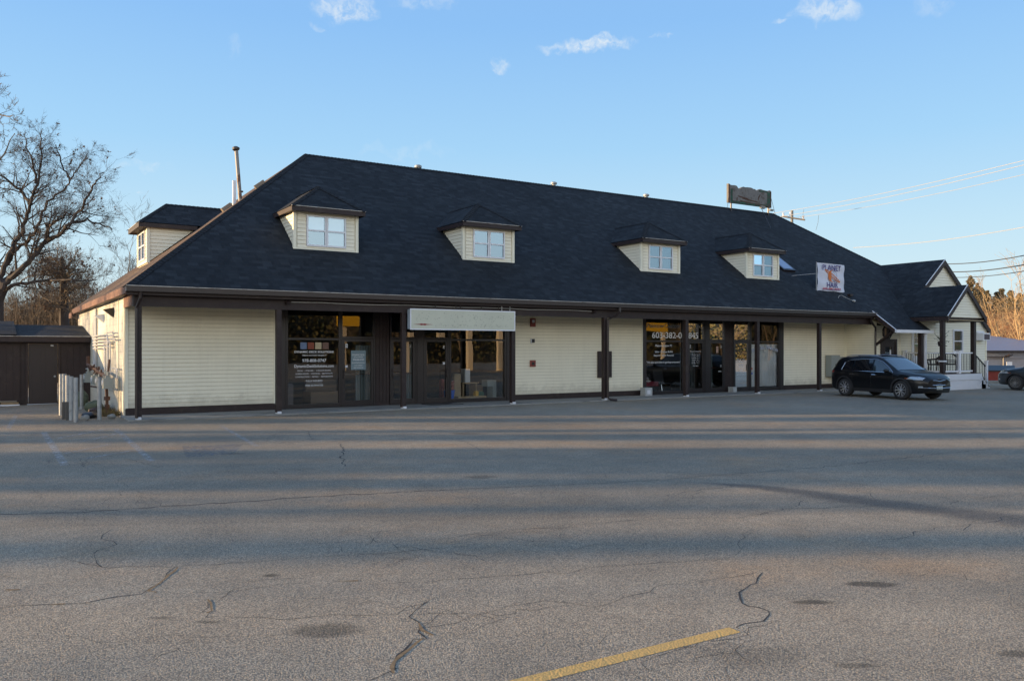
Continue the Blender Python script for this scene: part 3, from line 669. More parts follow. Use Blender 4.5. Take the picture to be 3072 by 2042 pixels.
for i, c in enumerate(((.14, .2, .34), (.25, .06, .03), (.5, .42, .28), (.16, .09, .07))):
    q = MB(); q.box(7.85+i*.225, 8.04+i*.225, yl-.002, yl+.002, 1.78, 1.98); q.build('colour_swatch', mat('swatch%d' % i, c, .6, var=.2, vscale=12), wF)
q = MB(); q.box(9.24, 9.31, yl-.004, yl-.002, 1.82, 1.94); q.build('letter_plate', M_WHITE2, dF)
text('lettering', 'F', .11, M_BLACK, (9.275, yl-.006, 1.84), dF)
POS = mat('poster_blue_grey', (.17, .24, .28), .5); q = MB(); q.box(9.42, 9.9, yl-.002, yl+.001, 1.15, 1.74); q.build('poster', POS, dF)
join_text('lettering', dF, [L('DYNAMIC DECK', .07, 9.66, 1.58, .4), L('SOLUTIONS', .05, 9.66, 1.52, .3), L('978-808-0747', .08, 9.66, 1.43, .36), L('DynamicDeckSolutions.com', .05, 9.66, 1.35, .42), L('FULLY INSURED', .04, 9.66, 1.27, .26), L('FREE ESTIMATES', .04, 9.66, 1.2, .3)]).location = (0, -.004, 0)
q = MB(); q.box(9.235, 9.31, yl-.003, yl, 1.22, 1.29); q.build('door_sticker', M_WHITE2, dF)
text('lettering', '3', .13, M_LETTER, (11.40, yl-.003, 1.83), d3)
text('lettering', 'E', .13, M_LETTER, (12.60, yl-.003, 1.80), dE, bold=.002)
q = MB(); q.box(12.56, 12.64, yl-.003, yl, 1.28, 1.36); q.build('door_sticker', M_WHITE2, dE)
MG = mat('grey_lettering', (.30, .33, .35), .6)
join_text('lettering', wD, [L('Plaistow', .23, 21.72, 2.60, .85, m=MG), L('Custom', .23, 22.6, 2.60, .8, m=MG)])
join_text('lettering', wD, [L('603-382-', .33, 22.22, 2.20, 1.34, bold=.004), L('0', .33, 23.0, 2.20, .19, bold=.004), L('Plaistow Custom PC', .12, 22.15, 1.87, .86), L('Sales • Custom Builds', .11, 22.15, 1.64, .92), L('Repairs • Virus Removal', .11, 22.15, 1.5, 1.02),
    L('"We also specialize in gaming computers"', .1, 22.15, 1.24, 1.75)])
text('lettering', 'PC', .23, MG, (24.05, yl, 2.60), dD, width=.42)
join_text('lettering', dD, [L('845', .33, 23.72, 2.20, .52, bold=.004), L('Plaistow Custom PC', .07, 23.83, 1.66, .6), L('Monday   10 - 6', .05, 23.83, 1.55, .4), L('Tuesday   10 - 6', .05, 23.83, 1.48, .4), L('Wednesday   10 - 6', .05, 23.83, 1.41, .42),
    L('Thursday   10 - 6', .05, 23.83, 1.34, .4), L('Friday   10 - 6', .05, 23.83, 1.27, .4), L('Saturday   10 - 2', .05, 23.83, 1.2, .4), L('Closed Sunday', .05, 23.83, 1.1, .3)])
for nm, dd, xx, s_ in (('D', dD, 23.53, 'D'), ('C', dC, 25.25, 'C')):
    q = MB(); q.box(xx-.035, xx+.035, yl-.006, yl-.004, 1.82, 1.94); q.build('letter_plate', M_WHITE2, dd); text('lettering', s_, .1, M_BLACK, (xx, yl-.008, 1.845), dd)
q = MB(); q.box(24.98, 25.12, yl-.004, yl-.002, 1.62, 1.88); q.build('notice', mat('pink_notice', (.5, .33, .27), .7, var=.3, vscale=20), dC)
q = MB(); q.box(25.2, 25.27, yl-.004, yl-.002, 1.05, 1.14); q.box(25.09, 25.26, yl-.004, yl-.002, .85, .90); q.build('door_sticker', M_WHITE2, dC)
join_text('lettering', dB, [L('Monday - Friday', .07, 26.42, 1.32, .42), L('9am - 6pm', .07, 26.42, 1.24, .26), L('Saturday', .07, 26.42, 1.1, .26), L('9am - 2pm', .07, 26.42, 1.02, .26),
    L('Sunday', .07, 26.42, .88, .2), L('By Appointment Only', .07, 26.42, .8, .56), L('603-974-9878', .07, 26.42, .71, .46)])
text('lettering', 'Walk-ins Welcome', .24, mat('lilac_lettering', (.42, .46, .58), .5), (27.92, yl, 1.77), wA, width=1.75, bend=.22, bold=.006)
for i, c in enumerate(((.45, .12, .08), (.1, .15, .45))):
    q = MB(); q.box(27.0, 27.1, yl-.002, yl, .92-i*.2, 1.0-i*.2); q.build('card_sticker', mat('sticker%d' % i, c, .6), wA)
# --- rooms behind the glass
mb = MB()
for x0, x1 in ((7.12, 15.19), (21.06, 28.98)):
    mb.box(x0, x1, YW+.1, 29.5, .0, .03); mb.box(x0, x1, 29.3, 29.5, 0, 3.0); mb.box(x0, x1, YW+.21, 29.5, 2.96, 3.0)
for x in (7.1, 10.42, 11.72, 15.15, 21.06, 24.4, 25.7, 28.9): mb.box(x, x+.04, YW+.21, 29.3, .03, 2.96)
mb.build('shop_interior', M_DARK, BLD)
def blinds(x0, x1, z0, z1, y=YW+.35, m=M_CURT, name='vertical_blind'):
    q = MB(); x = x0
    while x < x1-.02: q.quad([(x, y, z0), (x+.085, y+.03, z0), (x+.085, y+.03, z1), (x, y, z1)]); x += .085
    return q.build(name, m, BLD)
M_BLIND = mat('grey_blind', (.22, .27, .28), .8, var=.05)
blinds(9.7, 10.15, .15, 1.9, m=M_BLIND); blinds(11.2, 11.58, .15, 2.0, m=M_BLIND)
blinds(23.45, 24.25, .15, 2.9, y=YW+.5, m=mat('dim_blind', (.13, .16, .17), .8)); blinds(24.6, 25.3, .15, 2.9, y=YW+.5, m=M_BLIND)
mb = MB(); x = 27.0
while x < 28.7: mb.quad([(x, YW+.10, .2), (x+.1, YW+.13, .2), (x+.1, YW+.13, 1.98), (x, YW+.10, 1.98)]); mb.quad([(x+.1, YW+.13, .2), (x+.2, YW+.10, .2), (x+.2, YW+.10, 1.98), (x+.1, YW+.13, 1.98)]); x += .2
mb.build('white_curtain', M_CURT, BLD)

# --- dormers
M_GLD = M_GLASSW
def dormer(loc, rz, slope, label, side=M_SIDE):
    M = Matrix.Translation(loc) @ Matrix.Rotation(rz, 4, 'Z'); hw = .965; H = 1.10
    M3 = M.to_3x3()
    mb = MB(); siding(mb, M @ Vector((0, 0, 0)), M3 @ Vector((1, 0, 0)), M3 @ Vector((0, -1, 0)), -hw+.08, hw-.08, .03, H, course=.115, holes=((-.62, .62, .1, 1.02),))
    for s_ in (-1, 1):
        siding(mb, M @ Vector((s_*hw, 0, 0)), M3 @ Vector((0, 1, 0)), M3 @ Vector((s_, 0, 0)), 0, 1, .03, H, course=.115, clip=lambda z: (.06, max(.061, z/slope+.05)))
    i0 = len(mb.v); mb.box(-hw+.02, hw-.02, .02, .1, -.1, .1); mb.box(-hw+.02, -.62, .02, .1, .1, H); mb.box(.62, hw-.02, .02, .1, .1, H); mb.box(-.62, .62, .02, .1, 1.0, H); mb.xf(M, i0)
    d = mb.build('dormer', [side, M_GRIMESHADE], BLD); d['label'] = label
    q = MB()
    for s_ in (-1, 1):
        q.box(s_*hw-.045-.0*s_, s_*hw+.045, -.025, .065, -.04, H-.001)
    q.box(-hw+.046, hw-.046, -.022, .0, -.035, .028); q.xf(M); q.build('dormer_trim', M_TRIMC, d)
    q = MB(); e = 1.135; f = -.28; B = 2.02/slope+.12; b_ = 1.22/slope+.1
    P = {'a': (-e, f, 1.22), 'b': (e, f, 1.22), 'p': (0, .72, 2.02), 'r': (0, B, 2.02), 'c': (-e, b_, 1.22), 'd': (e, b_, 1.22)}
    P = {k: M @ Vector(v) for k, v in P.items()}
    roofquad(q, [P['a'], P['b'], P['p']]); roofquad(q, [P['a'], P['p'], P['r'], P['c']]); roofquad(q, [P['b'], P['d'], P['r'], P['p']])
    q.build('dormer_roof', M_ROOF, d)
    q = MB(); n1, n2, n3 = M3 @ Vector((0, -.8, 1)).normalized(), M3 @ Vector((-.7, 0, 1)).normalized(), M3 @ Vector((.7, 0, 1)).normalized()
    caps(q, P['a'], P['p'], n1, n2, .11); caps(q, P['b'], P['p'], n1, n3, .11); caps(q, P['p'], P['r'], n2, n3, .11); q.build('dormer_ridge_cap', M_ROOFCAP, d)
    q = MB(); q.box(-e+.001, e-.001, f-.0, f+.03, 1.07, 1.205); q.box(-e, -e+.03, f+.03, b_-.15, 1.07, 1.20); q.box(e-.03, e, f+.03, b_-.15, 1.07, 1.20)
    q.box(-e+.031, e-.031, f+.031, .0, 1.10, 1.115); q.box(-e+.031, -hw-.02, 0, 1.5, 1.10, 1.115); q.box(hw+.02, e-.031, 0, 1.5, 1.10, 1.115); q.xf(M)
    q.build('dormer_fascia', M_BROWN if rz == 0 else M_BROWN, d)
    q = MB(); q.box(-e-.01, e+.01, f-.015, f+.02, 1.207, 1.224); q.xf(M); q.build('drip_edge', M_GLINE, d)
    q = MB(); y0, y1 = -.045, .02
    for a, b in ((-.61, -.005), (.005, .61)):
        q.box(a, a+.045, y0, y1, .09, 1.01); q.box(b-.045, b, y0, y1, .09, 1.01); q.box(a+.045, b-.045, y0+.001, y1, .09, .14); q.box(a+.045, b-.045, y0+.001, y1, .97, 1.01); q.box(a+.045, b-.045, y0+.004, y1, .54, .585)
    q.xf(M); q.build('window_frame', M_WHITE, d)
    q = MB()
    for a, b in ((-.565, -.05), (.05, .565)):
        for z0, z1, y in ((.14, .54, -.005), (.585, .97, -.015)): q.quad([(a, y, z0), (b, y, z0), (b, y, z1), (a, y, z1)])
    q.xf(M); q.build('window_pane', M_GLD, d)
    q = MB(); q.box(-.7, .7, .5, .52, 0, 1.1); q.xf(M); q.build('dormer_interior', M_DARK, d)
    return d
for k, cxx in enumerate((8.645, 14.3, 21.98, 27.73)):
    d = dormer((cxx, 24.08, 4.735), 0, SL, ('leftmost front dormer with curtained double window', 'second front dormer from the left', 'third front dormer from the left', 'rightmost front dormer beside the skylight')[k])
    M = Matrix.Translation((cxx, 24.08, 4.735)); q = MB()
    if k == 0:
        q.box(-.56, -.06, .05, .06, .55, .97); q.box(.06, .56, .05, .06, .14, .97)
    else: q.box(-.56, -.06, .08, .09, .14, .54); q.box(.06, .56, .08, .09, .14, .54)
    q.xf(M); q.build('curtain', M_CURT if k == 0 else mat('insect_screen', (.12, .125, .13), .9), d)
dormer((4.36, 29.5, 4.56), R(-90), SLL, 'dormer on the left end slope with a sunlit window')
dormer((40.4, 29.5, 4.4), R(90), .8, 'dormer on the right end slope')
# skylight
q = MB(); nn = nF
def onroof(x, y, h=0): return Vector((x, y, ze(y)))+nn*h
for (xa, xb, ya, yb) in ((29.75, 30.55, 24.7, 26.0),):
    A = [onroof(xa, ya, -.05), onroof(xb, ya, -.05), onroof(xb, yb, -.05), onroof(xa, yb, -.05)]; B = [p+nn*.15 for p in A]
    for i in range(4): q.quad([A[i], A[(i+1) % 4], B[(i+1) % 4], B[i]])
    q.quad(B)
sk = q.build('skylight', M_GUTTER, BLD)
q = MB(); q.quad([onroof(29.83, 24.78, .106), onroof(30.47, 24.78, .106), onroof(30.47, 25.92, .106), onroof(29.83, 25.92, .106)]); q.build('pane', mat('sky_dome_glass', (.16, .18, .28), .08, spec=1.0, coat=.6), sk)
# chimneys and vents
def vent(x, y, z0, z1, r, m=M_GALV, cap=True):
    q = MB(); q.cyl(x, y, z0, z1, r); 
    v = q.build('roof_vent', m, BLD)
    q = MB(); q.tube([(x, y, z1-.02), (x, y, z1+.0), (x, y, z1+.07), (x, y, z1+.10)], [r*1.3, r*1.9, r*1.9, r*1.2], 16); q.build('vent_cap', m, v)
    return v
for x in (14.7, 21.35, 26.75): vent(x, 30.3, 8.1, 9.05 if x < 20 else 9.08, .075)
q = MB(); q.tube([(7.2, 28.3, 6.6), (7.06, 28.3, 8.38)], .062, 14); v = q.build('flue_pipe', mat('rusty_flue', (.22, .215, .21), .5, col2=(.12, .07, .05), c2scale=2.2, c2lo=.52, c2hi=.62, metal=.3), BLD)
q = MB(); q.tube([(7.06, 28.3, 8.36), (7.05, 28.3, 8.4), (7.05, 28.3, 8.46), (7.05, 28.3, 8.5)], [.08, .12, .12, .05], 16); q.tube([(7.2, 28.3, 7.0), (7.2, 28.3, 7.04)], .085, 14); q.build('flue_cap', M_GUTTER, v)
q = MB(); q.box(6.93, 7.03, 28.2, 28.3, 6.3, 7.35); q.build('vent_duct', M_WHITE2, BLD)
for x, y in ((6.65, 28.0), (7.75, 28.1)):
    q = MB(); z = EZ+SLL*(x-XE); q.bar((x-.12, y, z-.02), (x+.16, y, z+.2), .16, .13); q.build('roof_box', mat('tan_metal_box', (.25, .20, .15), .6), BLD)
# downspouts
q = MB(); q.tube([(18.36, YE-.04, 3.24), (18.36, YE-.06, 3.05), (18.25, YE+.05, 2.9), (18.02, YP-.13, 2.78), (18.02, YP-.13, .12), (18.06, YP-.24, .06), (18.25, YP-.35, .045)], .042, 8)
q.build('downspout', M_GUTTER, BLD)
q = MB(); q.tube([(3.24, YE-.0, 3.22), (3.24, YE+.02, 3.05), (3.17, YP-.13, 2.8), (3.17, YP-.13, .08)], .04, 8); q.build('downspout', M_GUTTER, BLD)
q = MB(); q.tube([(32.55, YE, 3.25), (32.55, YE+.1, 3.0), (32.95, 22.35, 2.7), (33.05, 22.42, 2.55), (33.05, 22.42, .2)], .045, 8); q.build('downspout', M_GUTTER, BLD)
# conduit with flood lights along the beam
q = MB(); P = []
for i in range(13):
    x = 7.05+i*(17.35-7.05)/12; P.append((x, YP-.10, 3.06+.012*math.sin(i*1.9)))
q.tube(P, .012, 6); c = q.build('conduit', mat('pale_conduit', (.5, .5, .48), .5, metal=.2), BLD)
for x in (6.95, 17.42): q = MB(); q.tube([(x, YP-.08, 3.06), (x, YP-.13, 3.05), (x, YP-.19, 3.02)], [.06, .07, .05], 10); q.build('flood_light', M_GUTTER, c)
# wall fittings
q = MB(); q.box(18.87, 19.5, YW-.08, YW-.02, .74, 1.7); q.build('utility_panel', M_BROWN, BLD, bevel=.006)
q = MB(); q.box(15.93, 16.13, YW-.07, YW-.018, 2.55, 2.84); a = q.build('fire_alarm', mat('red_enamel', (.22, .035, .025), .5), BLD)
q = MB(); q.box(15.98, 16.08, YW-.08, YW-.071, 2.69, 2.79); q.build('strobe', M_WHITE2, a)
q = MB(); q.box(15.98, 16.1, YW-.06, YW-.02, 2.0, 2.13); a = q.build('key_box', M_BLACK, BLD); q = MB(); q.box(15.95, 15.979, YW-.05, YW-.02, 1.98, 2.15); q.build('box_plate', M_WHITE2, a)
q = MB(); frame_rect(q, 15.92, 16.14, 1.17, 1.39, .03, YW-.06, YW-.02); q.box(15.95, 16.11, YW-.05, YW-.02, 1.2, 1.36); a = q.build('alarm_panel', mat('dull_red', (.27, .06, .045), .6), BLD)
q = MB(); q.box(15.98, 16.08, YW-.07, YW-.051, 1.23, 1.33); q.build('alarm_knob', M_BLACK, a)

# ================================================================== HOUSE WING (right end of the same building)
YH = 22.6; HX0, HX1 = 33.26, 42.35; AP = (38.5, 5.97)
pit = 3.25/4.0
M_PALE = M_SIDE2
mb = MB()
def hclip(z):
    if z < 2.75: return (HX0, HX1)
    return (max(HX0, AP[0]-(AP[1]-.06-z)/pit), min(HX1, AP[0]+(AP[1]-.06-z)/pit))
siding(mb, (0, YH, 0), (1, 0, 0), (0, -1, 0), HX0, HX1, .15, 5.8, clip=hclip, course=.125, holes=((33.65, 34.85, 0, 2.22), (35.98, 36.82, .6, 2.72), (39.37, 40.23, 1.6, 2.72)))
mb.box(33.41, 33.65, YH+.02, YH+.14, -.5, 2.8); mb.box(34.85, 35.98, YH+.02, YH+.14, -.5, 2.8); mb.box(36.82, 39.37, YH+.02, YH+.14, -.5, 2.8); mb.box(40.23, 42.33, YH+.02, YH+.14, -.5, 2.75)
mb.box(33.41, 42.3, YH+.021, YH+.139, 2.751, 2.82); mb.box(35.98, 36.82, YH+.02, YH+.14, -.5, .65); mb.box(39.37, 40.23, YH+.02, YH+.14, -.5, 1.6)
mb.quad([(34.6, YH+.05, 2.82), (42.3, YH+.05, 2.82), (38.5, YH+.05, 5.88)])
mb.build('house_wall', [M_PALE, M_GRIMESHADE], BLD)
q = MB(); q.box(42.28, 42.37, YH-.03, YH+.06, -.2, 2.74); q.box(35.1, 35.16, YH-.03, YH+.0, .2, 3.1); q.build('corner_trim', M_TRIMC, BLD)
q = MB(); q.box(42.3, 42.36, YH+.061, 36.5, -.6, 2.74); q.build('house_side_wall', M_PALE, BLD)
# roof of the wing
mb = MB(); ex = 42.52; ez = AP[1]-(ex-AP[0])*pit; lx = 35.2; lz = AP[1]-(AP[0]-lx)*pit; yf = YH-.12
roofquad(mb, [(AP[0], yf, AP[1]+.05), (ex, yf, ez+.05), (ex, 30, ez+.05), (AP[0], 30, AP[1]+.05)], (0, 1, 0))
roofquad(mb, [(lx, yf, lz+.05), (AP[0], yf, AP[1]+.05), (AP[0], 26.3, AP[1]+.05), (lx, 26.3, lz+.05)], (0, 1, 0))
# porch roof
PX, PZ, PYF = 36.42, 4.59, 20.25; pp = 1.4/1.55
roofquad(mb, [(PX, PYF, PZ), (PX, 23.9, PZ), (34.87, 23.9, PZ-pp*1.55), (34.87, PYF, PZ-pp*1.55)], (0, 1, 0))
roofquad(mb, [(PX, PYF, PZ), (PX, YH, PZ), (37.98, YH, PZ-pp*1.56), (37.98, PYF, PZ-pp*1.56)], (0, 1, 0))
mb.build('wing_roof', M_ROOF, BLD)
def rake(mb, x0, z0, x1, z1, y, h=.2, t=.04, dz=0):
    mb.quad([(x0, y, z0+dz), (x1, y, z1+dz), (x1, y, z1-h+dz), (x0, y, z0-h+dz)]); mb.quad([(x0, y+t, z0+dz), (x1, y+t, z1+dz), (x1, y+t, z1-h+dz), (x0, y+t, z0-h+dz)])
    mb.quad([(x0, y, z0-h+dz), (x1, y, z1-h+dz), (x1, y+t, z1-h+dz), (x0, y+t, z0-h+dz)]); mb.quad([(x0, y, z0+dz), (x1, y, z1+dz), (x1, y+t, z1+dz), (x0, y+t, z0+dz)])
    for a, b in ((x0, z0), (x1, z1)): mb.quad([(a, y, b+dz), (a, y+t, b+dz), (a, y+t, b-h+dz), (a, y, b-h+dz)])
q = MB(); rake(q, lx+.6, lz+.6*pit, AP[0]+.0, AP[1], yf-.03, h=.26, dz=.03); rake(q, ex, ez, AP[0], AP[1], yf-.03, h=.26, dz=.03); q.build('rake_board', M_BROWN, BLD)
q = MB(); rake(q, 34.87, PZ-pp*1.55, PX, PZ, PYF-.03, h=.24, dz=-.01); rake(q, 37.98, PZ-pp*1.56, PX, PZ, PYF-.03, h=.24, dz=-.01)
rake(q, 0, 0, 0, 0, 0) if False else None
q.box(34.84, 34.868, PYF, YH-.1, 3.0, 3.17); q.box(37.99, 38.02, PYF, YH, 3.0, 3.17)
q.build('rake_board', M_BROWN, BLD)
q = MB(); q.box(42.5, 42.54, yf, 30, ez-.12, ez+.03); q.build('side_fascia', M_BROWN, BLD); q = MB()
# rake of the dropped pent roof (plane x=32.66)
q.quad([(32.64, 21.2, ze(21.2)-.01), (32.64, 22.25, ze(22.25)-.01), (32.64, 22.25, ze(22.25)-.2), (32.64, 21.2, ze(21.2)-.17)])
q.quad([(32.68, 21.2, ze(21.2)-.01), (32.68, 22.25, ze(22.25)-.01), (32.68, 22.25, ze(22.25)-.2), (32.68, 21.2, ze(21.2)-.17)])
q.quad([(32.64, 21.2, ze(21.2)-.01), (32.68, 21.2, ze(21.2)-.01), (32.68, 21.2, ze(21.2)-.17), (32.64, 21.2, ze(21.2)-.17)])
q.build('rake_board', M_BROWN, BLD)
q = MB(); q.bar((32.66, 21.18, ze(21.18)+.012), (32.66, 22.3, ze(22.3)+.012), .05, .02); q.bar((lx+1.7, yf-.03, lz+1.7*pit+.06), (AP[0], yf-.03, AP[1]+.06), .03, .025); q.bar((34.87, PYF-.03, PZ-pp*1.55+.01), (PX, PYF-.03, PZ+.01), .03, .025)
q.build('drip_edge', M_WHITE2, BLD)
q = MB(); q.box(32.6, 35.3, 21.1, 21.2, ze(21.2)-.13, ze(21.2)+.0); q.build('white_gutter', M_WHITE, BLD, bevel=.015)
q = MB(); q.quad([(32.69, 21.21, 2.5), (35.2, 21.21, 2.5), (35.2, 22.5, 3.1), (32.69, 22.5, 3.1)]); q.build('pent_soffit', M_SOFFIT, BLD)
q = MB(); q.box(34.85, 38.0, PYF+.05, YH-.02, 3.02, 3.05); q.build('porch_soffit', M_SOFFIT, BLD)
q = MB(); q.box(34.9, 37.95, 20.42, 20.56, 2.98, 3.16); q.build('porch_beam', M_BROWN, BLD)
mb = MB(); siding(mb, (0, 20.36, 0), (1, 0, 0), (0, -1, 0), 35, 37.8, 3.16, 4.45, course=.115, clip=lambda z: (PX-(PZ-.1-z)/pp, PX+(PZ-.1-z)/pp))
mb.quad([(34.95, 20.38, 3.15), (37.9, 20.38, 3.15), (PX, 20.38, 4.48)]); mb.build('porch_gable', [M_PALE, M_GRIMESHADE], BLD)
for x, y in ((34.95, 20.5), (37.36, 20.5), (34.72, 21.35)):
    q = MB(); q.box(x-.085, x+.085, y-.085, y+.085, .03 if y > 21 else .70, 2.55 if y > 21 else 2.979); q.build('porch_post', M_BROWN, BLD, bevel=.006)
q = MB(); q.box(34.86, 34.97, 21.22, 21.33, .2, 2.5); q.box(34.84, 34.99, 21.205, 21.345, 2.36, 2.5); q.build('white_post', M_WHITE, BLD)
q = MB(); q.bar((33.1, 22.45, 1.95), (32.75, 21.4, 2.5), .09, .09); q.build('knee_brace', M_BROWN, BLD)
# brown side door
q = MB(); frame_rect(q, 33.65, 34.85, -.0, 2.22, .12, YH-.05, YH+.05); frame_rect(q, 33.78, 34.72, .03, 2.09, .22, YH-.02, YH+.03); q.box(34.01, 34.49, YH-.015, YH+.025, .26, 1.0)
dr = q.build('side_door', M_BROWN, BLD); pane(34.0, 34.5, 1.0, 1.87, dr, y=YH+.005, m=M_GLASSW)
q = MB(); q.box(34.36, 34.46, YH-.004, YH-.002, 1.5, 1.75); q.build('notice', M_WHITE2, dr)
# octagon window
q = MB(); oc = Vector((34.12, YH-.04, 2.52))
ring = [(oc.x+.34*math.cos(R(22.5+45*i)), oc.z+.36*math.sin(R(22.5+45*i))) for i in range(8)]; inn = [(oc.x+.25*math.cos(R(22.5+45*i)), oc.z+.27*math.sin(R(22.5+45*i))) for i in range(8)]
for i in range(8):
    j = (i+1) % 8; q.quad([(ring[i][0], YH-.06, ring[i][1]), (ring[j][0], YH-.06, ring[j][1]), (inn[j][0], YH-.06, inn[j][1]), (inn[i][0], YH-.06, inn[i][1])])
    q.quad([(ring[i][0], YH-.06, ring[i][1]), (ring[j][0], YH-.06, ring[j][1]), (ring[j][0], YH, ring[j][1]), (ring[i][0], YH, ring[i][1])])
ow = q.build('octagon_window', M_BROWN, BLD); q = MB(); q.quad([(a, YH-.045, b) for a, b in inn]); q.build('pane', mat('dark_mirror_glass', (.02, .02, .02), .03, spec=1.0, coat=1.0), ow)
# white porch door with glass
q = MB(); frame_rect(q, 35.98, 36.82, .7, 2.72, .1, YH-.05, YH+.05); frame_rect(q, 36.1, 36.7, .72, 2.6, .09, YH-.03, YH+.03); q.box(36.19, 36.61, YH-.028, YH+.028, 2.0, 2.04); q.box(36.19, 36.61, YH-.02, YH+.02, .81, 1.45)
wd = q.build('porch_door', M_WHITE, BLD); pane(36.19, 36.61, 1.45, 2.51, wd, y=YH, m=M_GLASSW)
q = MB(); q.box(36.39, 36.41, YH-.02, YH-.01, 2.04, 2.51); q.box(36.19, 36.61, YH-.019, YH-.011, 2.27, 2.29); q.build('muntin', M_WHITE, wd)
# side window
q = MB(); frame_rect(q, 39.37, 40.23, 1.6, 2.72, .08, YH-.05, YH+.04); q.box(39.45, 40.15, YH-.03, YH+.02, 2.13, 2.18)
ww = q.build('house_window', M_WHITE, BLD); pane(39.45, 40.15, 1.68, 2.13, ww, y=YH-.01, m=M_GLASSW); pane(39.45, 40.15, 2.18, 2.64, ww, y=YH+.0, m=M_GLASSW)
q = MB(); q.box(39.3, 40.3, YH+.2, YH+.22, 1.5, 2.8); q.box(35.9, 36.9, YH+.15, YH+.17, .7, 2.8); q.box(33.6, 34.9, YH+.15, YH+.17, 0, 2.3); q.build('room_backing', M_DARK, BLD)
# gable vent
q = MB(); frame_rect(q, 38.02, 38.95, 4.42, 4.62, .03, YH-.05, YH); 
for k in range(5): q.bar((38.05, YH-.03, 4.46+k*.03), (38.92, YH-.03, 4.46+k*.03), .03, .008)
q.build('gable_vent', M_WHITE, BLD)
# deck with rails and steps
DK = []
q = MB(); q.box(34.8, 37.75, 20.38, YH-.05, .64, .70); deck = q.build('porch_deck', mat('deck_boards', (.10, .065, .05), .7, var=.2, vscale=9), BLD)
q = MB(); q.box(34.78, 37.78, 20.33, 20.379, .42, .68); q.box(34.79, 37.8, 20.36, 20.40, -.1, .419)
x = 34.8
while x < 37.78: q.box(x, x+.088, 20.350, 20.359, -.02, .40); x += .1
for k in range(3): q.box(37.8, 37.95+k*.2, 20.36, 20.40, -.1, .53-k*.17)
q.box(37.781, 38.5, 20.361, 20.41, -.1, .16)
q.build('porch_skirt', M_WHITE, BLD)
q = MB()
for k in range(3): q.box(37.8+k*.2, 38.02+k*.2, 20.42, 21.7, .50-k*.17, .53-k*.17)
q.build('porch_steps', mat('deck_boards', (.1, .06, .05)), BLD)
q = MB()
def rail(q, a, b, z, wd, h): q.bar((a[0], a[1], z), (b[0], b[1], z), wd, h)
rails = [((34.95, 20.5), (36.2, 20.5)), ((36.2, 20.5), (37.3, 20.5)), ((34.98, 20.6), (35.3, 22.5))]
for a, b in rails: rail(q, a, b, 1.60, .06, .05); rail(q, a, b, .80, .05, .07)
for x, y in ((36.2, 20.5), (35.32, 22.48)): q.box(x-.07, x+.07, y-.07, y+.07, .7, 1.68); q.box(x-.085, x+.085, y-.085, y+.085, 1.681, 1.72)
q.box(38.36, 38.48, 20.44, 20.56, 0, 1.22); q.box(38.34, 38.5, 20.42, 20.58, 1.221, 1.25)
q.build('porch_railing', M_WHITE, BLD)
for a, b in rails:
    n = int((Vector((*b, 0))-Vector((*a, 0))).length/.115)
    for i in range(1, n):
        x = a[0]+(b[0]-a[0])*i/n; y = a[1]+(b[1]-a[1])*i/n; q = MB(); q.box(x-.009, x+.009, y-.009, y+.009, .83, 1.58); q.build('baluster', M_BLACK, BLD)
for i in range(7): x = 37.5+i*.125; z = 1.58-(x-37.42)*.617; q = MB(); q.box(x-.009, x+.009, 20.49, 20.51, z-.72, z); q.build('baluster', M_BLACK, BLD)
q = MB(); q.bar((37.42, 20.5, 1.58), (38.36, 20.5, 1.0), .04, .04); q.bar((37.42, 20.5, .82), (38.36, 20.5, .28), .03, .03); q.build('stair_rail', M_BLACK, BLD)
for i in range(3): x = 37.9+i*.2; q = MB(); q.bar((x, 20.345, .5-i*.17), (x+.14, 20.345, .42-i*.17), .02, .02); q.build('stair_bracket', M_BLACK, BLD)

# ================================================================== SIGNS
M_SIGNF = mat('yellowed_acrylic', (.55, .56, .45), .35, var=.05, vscale=2, col2=(.22, .25, .20), c2scale=22, c2lo=.66, c2hi=.72)
sg = thing('box_sign', 'long pale box sign with ghosted lettering hanging under the eave above door E', 'sign', (12.32, 22.31, 2.36))
q = MB(); q.box(10.53, 14.13, 22.215, 22.42, 2.37, 2.95); q.build('cabinet', mat('pale_aluminium', (.36, .44, .52), .45), sg)
q = MB(); frame_rect(q, 10.51, 14.15, 2.35, 2.97, .035, 22.19, 22.214); q.build('face_frame', M_WHITE, sg)
q = MB(); q.box(10.545, 14.115, 22.195, 22.2145, 2.385, 2.935); q.build('sign_face', M_SIGNF, sg)
M_GHOST = worn_mat('ghost_letter_residue', (.16, .17, .13), .47, 26)
rnd = random.Random(12); q = MB()
for k in range(120):
    top = k < 65; x = rnd.uniform(10.7, 14.0) if top else rnd.uniform(11.3, 13.9); z = rnd.uniform(2.60, 2.87) if top else rnd.uniform(2.45, 2.54); l = rnd.uniform(.008, .035); a_ = rnd.choice((0, 1.57, .7, 2.2))
    d_ = Vector((math.cos(a_)*l, 0, math.sin(a_)*l)); n_ = Vector((-d_.z, 0, d_.x)).normalized()*rnd.uniform(.002, .005); c_ = Vector((x, 22.193, z)); q.quad([c_-d_-n_, c_+d_-n_, c_+d_+n_, c_-d_+n_])
for cx_, r0 in ((13.62, .10), (12.72, .07), (13.3, .05)):
    for i in range(14):
        if rnd.random() < .75:
            t0, t1 = i*.449, i*.449+.36; A_ = [Vector((cx_+r*math.cos(t), 22.193, 2.74+r*math.sin(t))) for r, t in ((r0, t0), (r0, t1), (r0-.007, t1), (r0-.007, t0))]; q.quad(A_)
q.build('ghost_marks', mat('ghost_residue', (.24, .25, .20), .6), sg)
q = MB(); xs_ = [(-.32, .002), (-.12, .012), (-.06, .028), (0, .02), (.06, .03), (.12, .012), (.32, .002)]
